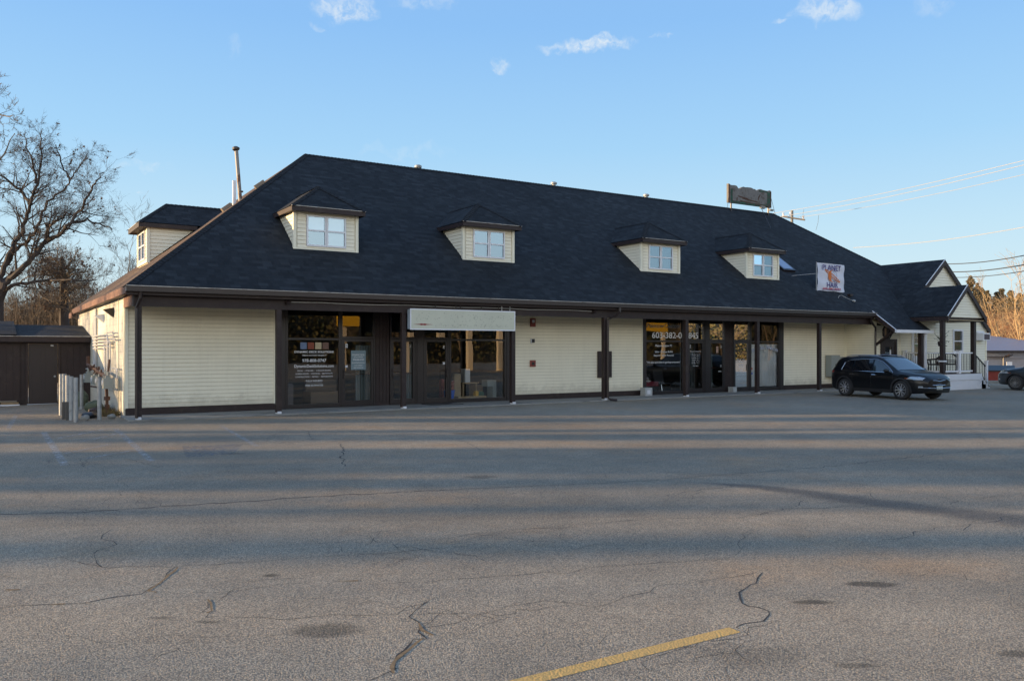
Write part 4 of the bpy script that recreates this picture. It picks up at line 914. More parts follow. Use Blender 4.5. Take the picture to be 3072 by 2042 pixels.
for (a, ha), (b, hb) in zip(xs_, xs_[1:]): q.quad([(10.93+a, 22.192, 2.51-ha), (10.93+b, 22.192, 2.51-hb), (10.93+b, 22.192, 2.51+hb), (10.93+a, 22.192, 2.51+ha)])
q.build('red_emblem', mat('faded_red', (.25, .03, .03), .6), sg)
for x in (11.4, 12.1, 12.25, 13.0, 13.62): q = MB(); q.bar((x, 22.33, 2.96), (x, 22.33, 3.2), .02, .02); q.build('hanger', M_GUTTER, sg)
for x in (13.72, 14.02): q = MB(); q.tube([(x, 22.3, 2.97), (x, 22.3, 3.18)], .012, 6); q.build('hanger', MATS['pale_conduit'], sg)
# banner on the roof
bn = thing('salon_banner', 'white square salon banner with purple letters and orange ringed planet standing on the roof', 'sign', (31.45, 23.5, 4.3))
q = MB(); n = 16
def bp(i, j, n=16):
    x = 30.52+1.86*i/n; z = 4.29+1.24*j/n; e = .03*math.sin(j/n*math.pi)*(1 if i in (0, n) else 0)
    return (x + (e if i == 0 else -e), 23.5+.02*math.sin(i*.8)+.015*math.sin(j*.9+i*.3), z-.03*(i/n))
for i in range(n):
    for j in range(n): q.quad([bp(i, j), bp(i+1, j), bp(i+1, j+1), bp(i, j+1)])
q.build('cloth', mat('white_banner', (.62, .64, .72), .6, var=.04), bn, smooth=True)
PUR = mat('purple_print', (.045, .02, .16), .6); ORG = mat('orange_print', (.62, .17, .03), .6)
yb = 23.455
text('lettering', 'PLANET', .34, PUR, (31.45, yb, 5.22), bn, width=1.27, bold=.003)
text('lettering', 'HAIR', .31, PUR, (31.48, yb, 4.48), bn, width=.76, bold=.003)
text('lettering', '603-382-5577', .10, mat('red_print', (.5, .05, .06), .6), (31.45, yb, 4.385), bn, width=1.25, bold=.003)
q = MB(); q.box(30.82, 32.1, yb-.002, yb, 4.365, 4.385); q.build('underline', PUR, bn)
q = MB(); pc = Vector((31.50, yb, 5.0)); n = 36
for i in range(n):                                       # globe: crescent shaded orange, thin purple rim
    a0, a1 = 2*math.pi*i/n, 2*math.pi*(i+1)/n
    def e(a, rx, rz): return pc+Vector((rx*math.cos(a), 0, rz*math.sin(a)-.02))
    if math.cos((a0+a1)/2) < .25: 
        w0 = .17*max(0, .3-math.cos(a0))+.005; w1 = .17*max(0, .3-math.cos(a1))+.005
        q.quad([e(a0, .30, .27), e(a1, .30, .27), e(a1, .30-w1, .27-w1*.35), e(a0, .30-w0, .27-w0*.35)])
q.xf(Matrix.Translation((0, 0, .0))); q.build('planet', ORG, bn)
q = MB()
for i in range(n):
    a0, a1 = 2*math.pi*i/n, 2*math.pi*(i+1)/n
    if math.cos((a0+a1)/2) >= .2: q.quad([pc+Vector((.30*math.cos(a), -.001, .27*math.sin(a)-.02)) for a in (a0, a1)]+[pc+Vector((.285*math.cos(a), -.001, .255*math.sin(a)-.02)) for a in (a1, a0)])
q.build('planet_rim', PUR, bn)
q = MB(); rt = Matrix.Translation(pc+Vector((0, -.004, -.02))) @ Matrix.Rotation(R(27), 4, 'Y')
for i in range(n):
    a0, a1 = 2*math.pi*i/n, 2*math.pi*(i+1)/n
    for (ra, rb, ha, hb) in ((.58, .50, .085, .05),) + (((.46, .40, .03, .02),) if True else ()):
        q.quad([rt @ Vector((ra*math.cos(a0), 0, ha*math.sin(a0))), rt @ Vector((ra*math.cos(a1), 0, ha*math.sin(a1))), rt @ Vector((rb*math.cos(a1), 0, hb*math.sin(a1))), rt @ Vector((rb*math.cos(a0), 0, hb*math.sin(a0)))])
q.build('planet_ring', ORG, bn)
q = MB(); q.tube([(30.5, 23.53, 4.25), (30.5, 23.53, 5.56)], .018, 6); q.tube([(32.4, 23.53, 4.22), (32.4, 23.53, 4.4)], .018, 6); q.tube([(30.5, 23.53, 5.05), (29.9, 24.6, 4.98)], .016, 6); q.build('pole', M_GALV, bn)
# roof light fitting under the banner
fl = thing('gooseneck_lamp', 'curved gooseneck lamp on the roof below the banner', 'lamp', (32.6, 22.9, 3.9))
p0 = Vector((31.45, 23.0, ze(23.0)+.02)); q = MB(); q.tube([p0+Vector((-.2, -.02, .03)), p0+Vector((-.15, -.02, .13)), p0+Vector((.0, -.04, .15)), p0+Vector((.25, -.18, .0)), p0+Vector((.48, -.25, -.07))], .012, 6); q.build('arm', M_GALV, fl)
q = MB(); q.tube([p0+Vector((.45, -.24, -.06)), p0+Vector((.5, -.27, -.08)), p0+Vector((.56, -.3, -.10))], [.03, .05, .055], 10); q.build('lamp_head', M_GALV, fl)
rb = MB(); rb.bar(onroof(32.3, 23.25, .05), onroof(32.5, 23.25, .05), .16, .1); tag(rb.build('roof_exhaust_box', M_GUTTER), 'small dark box on the roof right of the gooseneck lamp', 'vent')
# rusting billboard on the ridge
M_OLD = mat('peeling_sign_paint', (.16, .155, .15), .8, var=.35, vscale=7, col2=(.07, .055, .045), c2scale=3.5, c2lo=.52, c2hi=.66)
M_OLDG = mat('old_green_paint', (.02, .075, .048), .75, var=.4, vscale=6, col2=(.05, .04, .035), c2scale=4, c2lo=.5, c2hi=.6)
ob = thing('old_roof_sign', 'derelict rusting board sign with green border and torn top on the roof ridge', 'sign', (32.9, 29.3, 8.9))
X0, X1, Z0, Z1 = 31.25, 34.38, 9.06, 9.98; rnd = random.Random(4)
q = MB(); n = 26; tops = [Z1-.02-rnd.random()*.06-(.08 if i in (6, 7, 17) else 0) for i in range(n+1)]; tops[0] = Z1+.02
for i in range(n):
    xa, xb = X0+(X1-X0)*i/n, X0+(X1-X0)*(i+1)/n
    q.quad([(xa, 29.3, Z0), (xb, 29.3, Z0), (xb, 29.3, tops[i+1]), (xa, 29.3, tops[i])]); q.quad([(xa, 29.42, Z0), (xb, 29.42, Z0), (xb, 29.42, tops[i+1]), (xa, 29.42, tops[i])]); q.quad([(xa, 29.3, tops[i]), (xb, 29.3, tops[i+1]), (xb, 29.42, tops[i+1]), (xa, 29.42, tops[i])])
q.quad([(X0, 29.3, Z0), (X1, 29.3, Z0), (X1, 29.42, Z0), (X0, 29.42, Z0)]); q.quad([(X0, 29.3, Z0), (X0, 29.42, Z0), (X0, 29.42, tops[0]), (X0, 29.3, tops[0])]); q.quad([(X1, 29.3, Z0), (X1, 29.42, Z0), (X1, 29.42, tops[-1]), (X1, 29.3, tops[-1])])
q.build('board', M_OLD, ob)
q = MB(); q.box(X0+.16, X0+.30, 29.29, 29.299, Z0+.02, Z0+.68); q.box(X1-.3, X1-.08, 29.29, 29.299, Z0+.05, Z1-.15); q.box(X0+.31, X1-.31, 29.29, 29.299, Z0, Z0+.12); q.box(X0+2.2, X1-.31, 29.29, 29.299, Z1-.17, Z1-.1); q.build('green_border', M_OLDG, ob)
q = MB(); q.box(X0, X0+.10, 29.285, 29.299, Z0, Z1); q.box(X1-.06, X1, 29.285, 29.299, Z0, Z1-.1)
for a, b in (((.7, .38), (1.4, .30)), ((1.0, .30), (2.1, .20)), ((.85, .16), (1.8, .10)), ((.62, .3), (.6, .1)), ((2.2, .5), (2.15, .3)), ((2.3, .6), (2.2, .45)), ((1.9, .1), (2.9, .04))):
    q.bar((X0+a[0], 29.29, Z0+a[1]), (X0+b[0], 29.29, Z0+b[1]), .01, .05)
q.build('rust_edge', M_RUST, ob)
q = MB()
for x in (X0+.25, X1-.15): q.bar((x, 29.36, Z0), (x, 29.36, 8.5), .06, .06)
for x, s_ in ((X0+.05, -1), (X1, 1)): q.tube([(x, 29.3, Z0+.5), (x+s_*.25, 29.2, 8.6)], .01, 5)
q.tube([(33.4, 29.1, 8.95), (32.7, 27.9, 7.72)], .016, 5); q.build('strut', M_GUTTER, ob)
q = MB(); q.bar((33.3, 29.05, 8.98), (33.58, 29.05, 8.96), .14, .12); q.bar((34.15, 29.2, 8.93), (34.4, 29.2, 8.92), .1, .08); q.build('flood_lamp', M_CONC, ob)

# ================================================================== YARD THINGS
def bollard(x, y, h, label):
    b = thing('bollard', label, 'bollard', (x, y, gz(x, y)), 0, 'steel bollards guarding the gas meters')
    q = MB(); q.cyl(x, y, gz(x, y), h, .052, 16); q.build('steel_tube', M_GALV, b, smooth=False)
    q = MB(); q.tube([(x, y, h+.001), (x, y, h+.004)], .046, 16); q.build('concrete_fill', M_CONC, b)
    return b
for i, (x, y, h) in enumerate([(1.88, 22.9, 1.09), (1.83, 23.55, 1.10), (1.80, 24.2, 1.11), (1.77, 24.85, 1.13), (1.74, 25.5, 1.11)]):
    bollard(x, y, h, ('nearest bollard of the close row of five, left of the gas meters', 'second bollard from the front in the close row of five', 'middle bollard of the close row of five', 'fourth bollard from the front in the close row of five', 'farthest bollard of the close row of five, before the brown door')[i])
bollard(2.45, 23.4, 1.08, 'bollard standing alone in front of the gas pipes nearest the wall'); bollard(2.45, 28.0, 1.02, 'bollard at the back beside the shed, behind the row of five')
q = MB(); q.box(1.72, 1.9, 23.7, 23.76, 0, .44); q.box(1.66, 1.92, 24.0, 24.1, .0, .44); tag(q.build('leaning_board', mat('grey_board', (.11, .10, .09), .8)), 'short dark board leaning between the bollards', 'board')
# gas meter bank on the wall
gm = thing('gas_meter_bank', 'bank of green grey gas meters with rusty manifold and white pipes on the side wall', 'gas meters', (2.9, 27, 0))
M_PIPE = mat('painted_pipe', (.5, .5, .5), .45, var=.1)
q = MB(); wx = 2.99
for k, (ya, yb_, z, zt) in enumerate([(25.2, 30.5, 2.2, 0), (25.0, 30.4, 2.10, 0), (24.6, 30.4, 2.0, 0), (26.0, 30.4, 1.9, 0), (25.9, 30.3, 1.8, 0)]):
    q.tube([(wx, yb_, z), (wx, ya+1.5-k*.05, z), (wx, ya+1.4-k*.05, z-.05), (wx, ya+1.4-k*.05, 1.05)], .022, 6)
    q.tube([(wx-.0, ya+1.4, z+.05), (wx, ya+.2, z+.05)], .02, 6)
q.tube([(wx, 25.6, 1.25), (wx, 24.6, 1.25), (wx, 24.5, 1.2), (wx, 24.5, 1.0)], .02, 6)
q.build('gas_pipe', M_PIPE, gm)
q = MB()
for y in (30.35, 30.6, 30.9): q.tube([(3.08, y, 3.1), (3.08, y, .9)], .035, 8)
q.tube([(2.95, 30.3, 1.1), (2.95, 32, 1.1)], .03, 6); q.build('wall_conduit', M_PIPE, gm)
q = MB(); q.tube([(2.8, 30.0, 1.28), (2.8, 24.9, 1.02)], .05, 8)
rnd = random.Random(9)
for k in range(26):
    y = 25.0+rnd.random()*4.6; z = 1.02+.26*(y-24.9)/5.1+rnd.uniform(-.07, .06); q.tube([(2.8+rnd.uniform(-.1, .1), y, z-.06), (2.8+rnd.uniform(-.1, .1), y+rnd.uniform(-.06, .06), z+.07)], rnd.uniform(.015, .035), 6)
q.tube([(2.85, 24.9, 1.5), (2.8, 24.8, 1.0)], .03, 6); q.tube([(2.8, 25.1, .72), (2.8, 25.0, .5), (2.8, 24.95, 0)], .04, 8); q.tube([(2.8, 24.97, .50), (2.8, 24.97, .40)], .08, 10); q.tube([(2.8, 24.96, .28), (2.8, 24.96, .18)], .06, 10)
q.tube([(2.8, 29.0, .62), (2.8, 25.1, .72)], .03, 6); q.tube([(2.82, 30.1, 1.55), (2.82, 30.1, 1.25)], .06, 8)
q.build('manifold', M_RUST, gm)
for y in (24.85, 25.35, 26.4, 27.6, 29.8):
    q = MB(); q.box(2.68, 2.92, y-.17, y+.17, .72, 1.0); q.box(2.74, 2.86, y-.1, y+.1, 1.0, 1.07); q.tube([(2.8, y-.1, 1.05), (2.8, y-.1, 1.18)], .025, 6); q.tube([(2.8, y+.1, 1.05), (2.8, y+.1, 1.2)], .025, 6); q.build('meter', M_GREYBOX, gm, bevel=.02)
    q = MB(); q.tube([(2.679, y, .88), (2.66, y, .88)], .07, 12); q.build('dial', M_WHITE2, gm)
# flood lights on the side wall
for y, z, lb in ((26.3, 2.85, 'triangular wall lamp high under the left eave'), (28.6, 2.75, 'smaller white lamp on the side wall beside the conduits')):
    t_ = thing('wall_lamp', lb, 'lamp', (3.0, y, z)); q = MB(); q.quad([(3.119, y-.13, z+.12), (2.85, y-.13, z+.06), (3.119, y-.13, z-.16)]); q.quad([(3.119, y+.13, z+.12), (2.85, y+.13, z+.06), (3.119, y+.13, z-.16)]); q.quad([(3.119, y-.13, z+.12), (3.119, y+.13, z+.12), (2.85, y+.13, z+.06), (2.85, y-.13, z+.06)]); q.quad([(2.85, y-.13, z+.06), (2.85, y+.13, z+.06), (3.119, y+.13, z-.16), (3.119, y-.13, z-.16)])
    q.build('housing', M_GUTTER if y < 27 else M_WHITE2, t_)
# rubble by the meters
rnd = random.Random(21)
for k, (x, y, sx, sz, m, lb, nm, ct) in enumerate([(2.12, 23.3, .11, .15, M_CONC, 'grey lump of concrete beside the front bollard', 'concrete_lump', 'rubble'), (2.75, 23.55, .1, .13, M_CONC, 'small grey concrete lump against the wall corner', 'concrete_lump', 'rubble'),
                           (2.62, 26.3, .24, .34, mat('mossy_stone', (.10, .12, .08), .95, var=.4, vscale=6), 'dark mossy stone block behind the gas meters', 'stone_block', 'rubble'), (2.5, 25.0, .17, .22, M_BROWN, 'dark brown broken timber piece among the rubble', 'broken_timber', 'rubble'),
                           (2.3, 24.1, .2, .17, M_BLACK, 'black crumpled bin bag on the rubble', 'bin_bag', 'rubbish'), (2.55, 29.4, .24, .5, mat('mossy_stone', (.1, .12, .08)), 'grey green block beside the shed wall', 'stone_block', 'rubble')]):
    q = MB(); bm = bmesh.new(); bmesh.ops.create_icosphere(bm, subdivisions=2, radius=1)
    q.v = [Vector((x+v.co.x*sx*(1+.35*mnoise.noise(v.co*2+Vector((k*9, 0, 0)))), y+v.co.y*sx*(1+.35*mnoise.noise(v.co*2.3+Vector((k*5, 3, 0)))), gz(x, y)+max(-.02, sz*.45+v.co.z*sz*.55*(1+.3*mnoise.noise(v.co*2))))) for v in bm.verts]; q.f = [tuple(v.index for v in f.verts) for f in bm.faces]; q.uv = [None]*len(q.f); q.m = [0]*len(q.f); bm.free()
    tag(q.build(nm, m), lb, ct)
M_WEED = mat('dry_weeds', (.10, .08, .04), .9, var=.4, vscale=20, col2=(.06, .08, .03), c2scale=9)
q = MB()
for k in range(900):
    y = rnd.uniform(24.3, 27.5); x = rnd.uniform(2.5, 3.08); a = rnd.uniform(0, 6.28); h = rnd.uniform(.04, .22); dx, dy = math.cos(a)*.012, math.sin(a)*.012; tx, ty = x+rnd.uniform(-.1, .1), y+rnd.uniform(-.1, .1)
    q.quad([(x-dx, y-dy, gz(x, y)), (x+dx, y+dy, gz(x, y)), (tx, ty, gz(x, y)+h)])
tag(q.build('dry_weeds', M_WEED), 'tangle of dry weeds at the foot of the side wall', 'weeds', kind='stuff')
# electrical cabinet behind the car
ec = thing('electrical_cabinet', 'grey green electrical cabinet on the siding behind the black car', 'cabinet', (32.2, 23.75, .55))
q = MB(); q.box(31.75, 32.35, 23.7, 24.0, .55, 1.5); q.build('cabinet_body', M_GREYBOX, ec, bevel=.01); q = MB(); q.box(32.36, 33.0, 23.78, 24.0, .5, 1.42); q.build('side_box', M_GREYBOX, ec, bevel=.01); q = MB(); q.box(32.02, 32.05, 23.685, 23.70, .95, 1.1); q.build('latch', M_BLACK, ec)
# window air conditioner
ac = thing('air_conditioner', 'white window air conditioner sticking out of the wall right of the porch', 'air conditioner', (41.7, 22.5, 2.2))
q = MB(); q.box(41.38, 41.98, 22.2, 22.6, 2.2, 2.56); q.build('case', M_WHITE, ac, bevel=.015); q = MB(); q.box(41.44, 41.92, 22.185, 22.199, 2.24, 2.50); q.build('grille', mat('dark_grille', (.07, .05, .06), .6), ac); q = MB(); q.box(41.34, 42.02, 22.5, 22.58, 2.57, 2.66); q.build('frame', M_WHITE, ac)
# cinder blocks
def cinder(x, y, w_, h_, lb):
    t_ = thing('concrete_block', lb, 'block', (x, y, .035)); q = MB(); q.box(x-w_/2, x+w_/2, y-.14, y+.14, .036, .036+h_); o = q.build('block_body', mat('pale_concrete', (.40, .42, .42), .85, var=.15, vscale=9, bump=.5, bscale=60), t_, bevel=.012)
    if w_ > .3: q = MB(); q.box(x-.08, x+.08, y-.145, y-.141, .1, .1+h_*.5); q.build('paper_label', M_WHITE2, t_)
cinder(20.95, 23.72, .34, .30, 'pale concrete block with a paper label at the corner of the lettered window'); cinder(25.62, 23.8, .2, .21, 'small rough concrete block between the two right hand doors')
q = MB(); q.box(11.7, 12.85, 23.2, 23.9, .036, .05); tag(q.build('door_mat', M_BLACK), 'black mat lying in front of door E', 'mat')

# things seen inside the shop windows
def pail(x, y):
    t_ = thing('bucket', 'blue bucket filled with red stuff inside the window beside door E', 'bucket', (x, y, .03)); q = MB(); q.tube([(x, y, .1), (x, y, .42)], [.15, .19], 18); q.build('pail', mat('blue_plastic', (.03, .13, .6), .35), t_)
    q = MB(); rnd = random.Random(2)
    for k in range(14): q.tube([(x+rnd.uniform(-.1, .1), y+rnd.uniform(-.1, .1), .4), (x+rnd.uniform(-.15, .15), y+rnd.uniform(-.1, .1), .5+rnd.random()*.25)], rnd.uniform(.02, .06), 6)
    q.build('contents', mat('red_grey_rags', (.3, .08, .06), .8, var=.5, vscale=30, col2=(.4, .4, .42), c2scale=9), t_)
pail(13.05, 24.55)
M_WOOD = mat('light_wood', (.34, .24, .13), .6, var=.15, vscale=6)
q = MB(); q.box(13.75, 14.4, 24.9, 25.5, .6, .64); q.box(13.78, 13.84, 24.95, 25.45, .03, .6); q.box(14.3, 14.36, 24.95, 25.45, .03, .6); tag(q.build('desk', M_WOOD), 'wooden desk inside the window right of the bucket', 'desk')
q = MB(); q.box(13.9, 14.1, 25.0, 25.3, .641, 1.1); tag(q.build('carton', M_WHITE2), 'tall white carton standing on the desk', 'carton')
q = MB(); q.box(13.3, 14.4, 24.4, 24.6, .04, .2); tag(q.build('plank_stack', M_WOOD), 'low stack of boards on the floor behind the glass', 'boards')
q = MB(); q.box(13.35, 13.6, 24.75, 24.85, .03, .95); tag(q.build('propped_board', M_WOOD), 'wooden panel leaning behind the bucket', 'panel')
q = MB(); q.box(14.5, 14.85, 24.5, 24.9, .5, .72); q.box(14.72, 14.85, 24.5, 24.9, .03, .5); tag(q.build('white_bin', M_GREYBOX), 'pale storage bin at the right end of the window', 'bin')
q = MB(); q.box(8.55, 9.6, 25.2, 25.9, .1, .45); q.box(8.6, 9.6, 25.8, 25.95, .45, .8); tag(q.build('low_sofa', mat('tan_cloth', (.2, .15, .11), .9)), 'low tan sofa behind the lettered window', 'sofa')
for (x0, x1, y0, y1, z0, z1, c, lb, nm) in ((14.0, 14.12, 24.45, 24.6, .2, .34, (.6, .33, .03), 'yellow power tool standing on the low board stack', 'power_tool'), (14.18, 14.42, 24.6, 24.8, .03, .3, (.05, .12, .07), 'dark green crate on the floor inside the window', 'crate'),
                                 (12.9, 13.0, 24.8, 25.0, .03, .75, (.3, .04, .03), 'thin red case standing behind the blue bucket', 'tool_case'), (14.5, 14.72, 25.2, 25.5, .03, .5, (.35, .25, .15), 'cardboard box on the floor behind the storage bin', 'cardboard_box'), (7.6, 8.0, 25.2, 25.6, .03, .7, (.12, .11, .12), 'grey side chair back dim behind the lettered window', 'crate')):
    q = MB(); q.box(x0, x1, y0, y1, z0, z1); q.box(x0+.02, x1-.02, y0+.02, y1-.02, z1, z1+.03); tag(q.build(nm, mat('stock_'+nm+str(int(x0*10)), c, .6, var=.2, vscale=15), bevel=.01), lb.replace('grey side chair back dim behind', 'grey storage crate in the dim room behind'), nm.replace('_', ' '))
def wchair(x, y, lb):
    t_ = thing('waiting_chair', lb, 'chair', (x, y, .03), 0, 'waiting room chairs'); q = MB(); q.bar((x, y-.22, .42), (x, y+.2, .38), .5, .06); q.build('seat', mat('black_fabric', (.02, .022, .03), .8), t_, bevel=.01)
    q = MB(); q.bar((x, y+.22, .42), (x, y+.34, .92), .5, .05, up=(0, 1, 0)); q.build('backrest', MATS['black_fabric'], t_, bevel=.01)
    for s_ in (-1, 1): q = MB(); q.tube([(x+s_*.25, y-.25, .03), (x+s_*.24, y-.18, .38), (x+s_*.24, y+.22, .36), (x+s_*.25, y+.3, .03)], .015, 6); q.build('leg', mat('chrome', (.7, .7, .72), .15, metal=1), t_)
wchair(21.45, 24.9, 'black waiting chair behind the glass left of the red table'); wchair(22.85, 24.9, 'black waiting chair behind the glass right of the red table')
t_ = thing('side_table', 'small dark red table between the two waiting chairs', 'table', (22.1, 24.9, .03)); q = MB(); q.box(21.78, 22.44, 24.7, 25.2, .32, .5); q.build('table_top', mat('dark_red_cloth', (.2, .01, .03), .6), t_)
for x in (21.8, 22.4):
    q = MB(); q.box(x-.015, x+.015, 24.72, 24.75, .03, .32); q.build('leg', M_BLACK, t_)
q = MB(); q.box(21.9, 22.15, 24.8, 25.0, .501, .52); tag(q.build('magazine', M_WHITE2), 'white magazine lying on the small red table', 'magazine')

# wicker chairs and plant on the porch
M_WICK = mat('dark_wicker', (.035, .018, .012), .7, var=.3, vscale=30)
def wicker(x, y, rz, lb):
    t_ = thing('wicker_chair', lb, 'chair', (x, y, .70), rz, 'wicker chairs on the porch'); q = MB()
    q.box(-.27, .27, -.25, .25, .36, .42); q.build('seat', M_WICK, t_, local=True)
    q = MB(); n = 14
    for i in range(n+1):
        a = math.pi*i/n; px_, py_ = .31*math.cos(a), .05+.28*math.sin(a); h = .62+.26*math.sin(a)**1.5; q.tube([(px_*.85, py_*.85, .40), (px_, py_, h)], .012, 4)
    rim = [(.33*math.cos(math.pi*i/n), .05+.30*math.sin(math.pi*i/n), .63+.26*math.sin(math.pi*i/n)**1.5) for i in range(n+1)]
    q.tube([(.33, -.28, .60)]+rim+[(-.33, -.28, .60)], .035, 6)
    for z in (.5, .57): q.tube([(.31*math.cos(math.pi*i/n), .05+.28*math.sin(math.pi*i/n), z) for i in range(n+1)], .02, 4)
    q.build('backrest', M_WICK, t_, local=True)
    for sx in (-1, 1):
        for sy in (-1, 1): q = MB(); q.tube([(sx*.25, sy*.22, .37), (sx*.28, sy*.26, 0)], .022, 5); q.build('leg', M_WICK, t_, local=True)
    q = MB(); 
    for sx in (-1, 1): q.tube([(sx*.33, -.28, .60), (sx*.28, -.24, .4)], .025, 5)
    q.build('armrest', M_WICK, t_, local=True)
wicker(35.75, 21.3, R(200), 'dark wicker armchair at the left behind the porch post'); wicker(36.95, 21.3, R(110), 'dark wicker armchair at the right behind the white rail post')
t_ = thing('small_table', 'dark low table between the wicker chairs', 'table', (36.35, 21.4, .7)); q = MB(); q.cyl(36.35, 21.4, 1.18, 1.22, .22, 14); q.build('table_top', M_WICK, t_)
for a in range(3): q = MB(); q.tube([(36.35+.18*math.cos(a*2.1), 21.4+.18*math.sin(a*2.1), .7), (36.35+.14*math.cos(a*2.1), 21.4+.14*math.sin(a*2.1), 1.18)], .02, 5); q.build('leg', M_WICK, t_)
pl = thing('hanging_plant', 'withered plant in a hanging pot at the left porch post', 'plant', (35.15, 20.6, 1.9)); q = MB(); q.tube([(35.02, 20.62, 1.9), (35.02, 20.62, 2.1)], [.1, .13], 10); q.build('pot', M_BROWN, pl)
rnd = random.Random(5); q = MB()
for k in range(22):
    a = rnd.uniform(0, 6.28); l = rnd.uniform(.2, .5); z = rnd.uniform(-.2, .5); q.tube([(35.05, 20.62, 2.08), (35.05+.5*l*math.cos(a), 20.62+.3*l*math.sin(a), 2.1+z*.6), (35.05+l*math.cos(a), 20.62+.5*l*math.sin(a), 2.1+z)], [.01, .012, .004], 4)
    q.quad([(35.05+l*math.cos(a), 20.62+.5*l*math.sin(a), 2.1+z), (35.09+l*math.cos(a), 20.62+.5*l*math.sin(a), 2.06+z), (35.05+l*1.2*math.cos(a), 20.62+.6*l*math.sin(a), 2.12+z)])
q.build('stems', mat('withered_leaf', (.07, .08, .035), .8, var=.3), pl)
ft = thing('ashtray_band', 'white ashtray strapped round the left porch post', 'ashtray', (34.95, 20.5, 1.25)); q = MB(); frame_rect(q, 34.84, 35.06, 1.22, 1.28, .02, 20.38, 20.62); q.box(34.83, 35.07, 20.37, 20.40, 1.22, 1.28); q.build('band', M_WHITE2, ft)

# ================================================================== SHED on the left
SH = thing('brown_shed', 'low dark brown shed with a flush door and shingled roof at the left edge', 'shed', (1, 32.5, -.12))
q = MB(); x = -9.0
while x < 3.05:
    if not (x+.2 > 1.2 and x < 2.16): q.box(x, x+.196, 32.485, 32.52, -.1, 2.12)
    x += .2
q.box(-9, 1.2, 32.53, 32.6, -.3, 2.2); q.box(2.15, 3.1, 32.53, 32.6, -.3, 2.2); q.box(1.2, 2.15, 32.53, 32.6, 1.98, 2.2); q.box(-9, 1.2, 32.47, 32.484, -.14, .02)
q.build('plank_wall', M_BROWN, SH)
q = MB(); frame_rect(q, 1.17, 2.19, -.1, 2.02, .06, 32.45, 32.484); q.build('door_frame', M_BROWN, SH)
M_SDOOR = mat('dark_brown_door', (.028, .019, .018), .45); q = MB(); q.box(1.25, 2.10, 32.50, 32.52, -.05, 1.95)
for a, b in ((1.33, 1.62), (1.72, 2.02)):
    for z0, z1 in ((.15, .75), (.9, 1.3), (1.42, 1.82)): frame_rect(q, a, b, z0, z1, .025, 32.49, 32.50)
sdr = q.build('shed_door', M_SDOOR, SH); q = MB(); q.tube([(2.02, 32.5, .85), (2.02, 32.44, .85)], [.03, .035], 10); q.build('door_knob', M_GALV, sdr); q = MB(); q.box(1.9, 1.99, 32.47, 32.49, 1.88, 1.92); q.build('closer', M_WHITE2, sdr)
q = MB(); q.box(1.2, 2.12, 32.40, 32.52, -.13, -.07); q.build('threshold', mat('bright_aluminium', (.45, .5, .56), .35), SH)
q = MB(); roofquad(q, [(-9, 32.2, 2.22), (3.1, 32.2, 2.22), (3.1, 35.2, 2.66), (-9, 35.2, 2.66)], (1, 0, 0)); roofquad(q, [(-9, 32.3, 2.27), (.9, 32.3, 2.27), (.9, 35.6, 2.80), (-9, 35.6, 2.80)], (1, 0, 0)); q.quad([(.9, 32.3, 2.22), (.9, 35.6, 2.7), (.9, 35.6, 2.8), (.9, 32.3, 2.27)]); q.build('shed_roof', M_ROOF, SH)
q = MB(); q.box(-9, 3.1, 32.17, 32.2, 2.02, 2.20); q.build('shed_fascia', M_BROWN, SH); q = MB(); q.box(-9, 3.1, 32.15, 32.19, 2.2, 2.225); q.build('drip_edge', M_GLINE, SH)
q = MB(); q.quad([(-9, 32.201, 2.05), (3.1, 32.201, 2.05), (3.1, 32.48, 2.1), (-9, 32.48, 2.1)]); q.build('shed_soffit', M_BROWN, SH)
for k, (x, z, l, m) in enumerate(((.95, -.04, .5, M_WOOD), (.98, -.1, .56, M_WHITE2), (.9, .02, .5, mat('grey_plank', (.2, .17, .13), .8)), (.35, -.05, .4, M_WHITE2))):
    q = MB(); q.box(x-l, x, 32.2, 32.4, z, z+.045); tag(q.build('plank', m), ('tan plank in the small stack by the shed door', 'white plank at the bottom of the small stack by the shed door', 'grey plank on top of the small stack by the shed door', 'white plank at the left edge of the photo by the shed wall')[k], 'plank', 'planks by the shed')

# ================================================================== RIGHT BACKGROUND
GB = thing('grey_outbuilding', 'low grey building with a grey metal roof behind the red dumpster', 'building', tuple(pix(3010, 1145, 75)))
def P3(u, v, d): return pix(u, v, d)
a, b = pix(2900, 1053, 75), pix(3300, 1053, 75); a2, b2 = pix(2900, 1146, 75), pix(3300, 1146, 75); back = fwd*14
q = MB(); a2.z -= .5; b2.z -= .5; q.quad([a2, b2, b, a]); q.quad([b2, b2+back, b+back, b]); q.quad([a2, a2+back, a+back, a]); q.build('wall', mat('grey_block', (.26, .26, .29), .8, var=.08), GB)
ra, rbp = pix(2880, 1000, 84), pix(2975, 1007, 84); rc = pix(3250, 1053, 75)
q = MB(); e_ = Vector((0, 0, .02)); q.quad([a-fwd*.5+e_, b-fwd*.5+e_, pix(3120, 1033, 84), rbp, ra]); q.quad([b-fwd*.5+e_, b+back+e_, pix(3120, 1033, 84)]); q.build('metal_roof', mat('grey_metal_roof', (.19, .20, .26), .5, var=.06), GB)
q = MB(); q.bar(a-fwd*.55, b-fwd*.55, .12, .12); q.bar(pix(2960, 1070, 74.8), pix(3020, 1070, 74.8), .07, .07); q.bar(pix(3020, 1070, 74.8), pix(3034, 1063, 74), .3, .12); q.bar(pix(3010, 1071, 74.8), pix(3010, 1105, 74.8), .06, .06); q.bar(pix(2962, 1075, 74.8), pix(3072, 1075, 74.8), .03, .03); q.build('eave_and_pipes', M_GUTTER, GB)
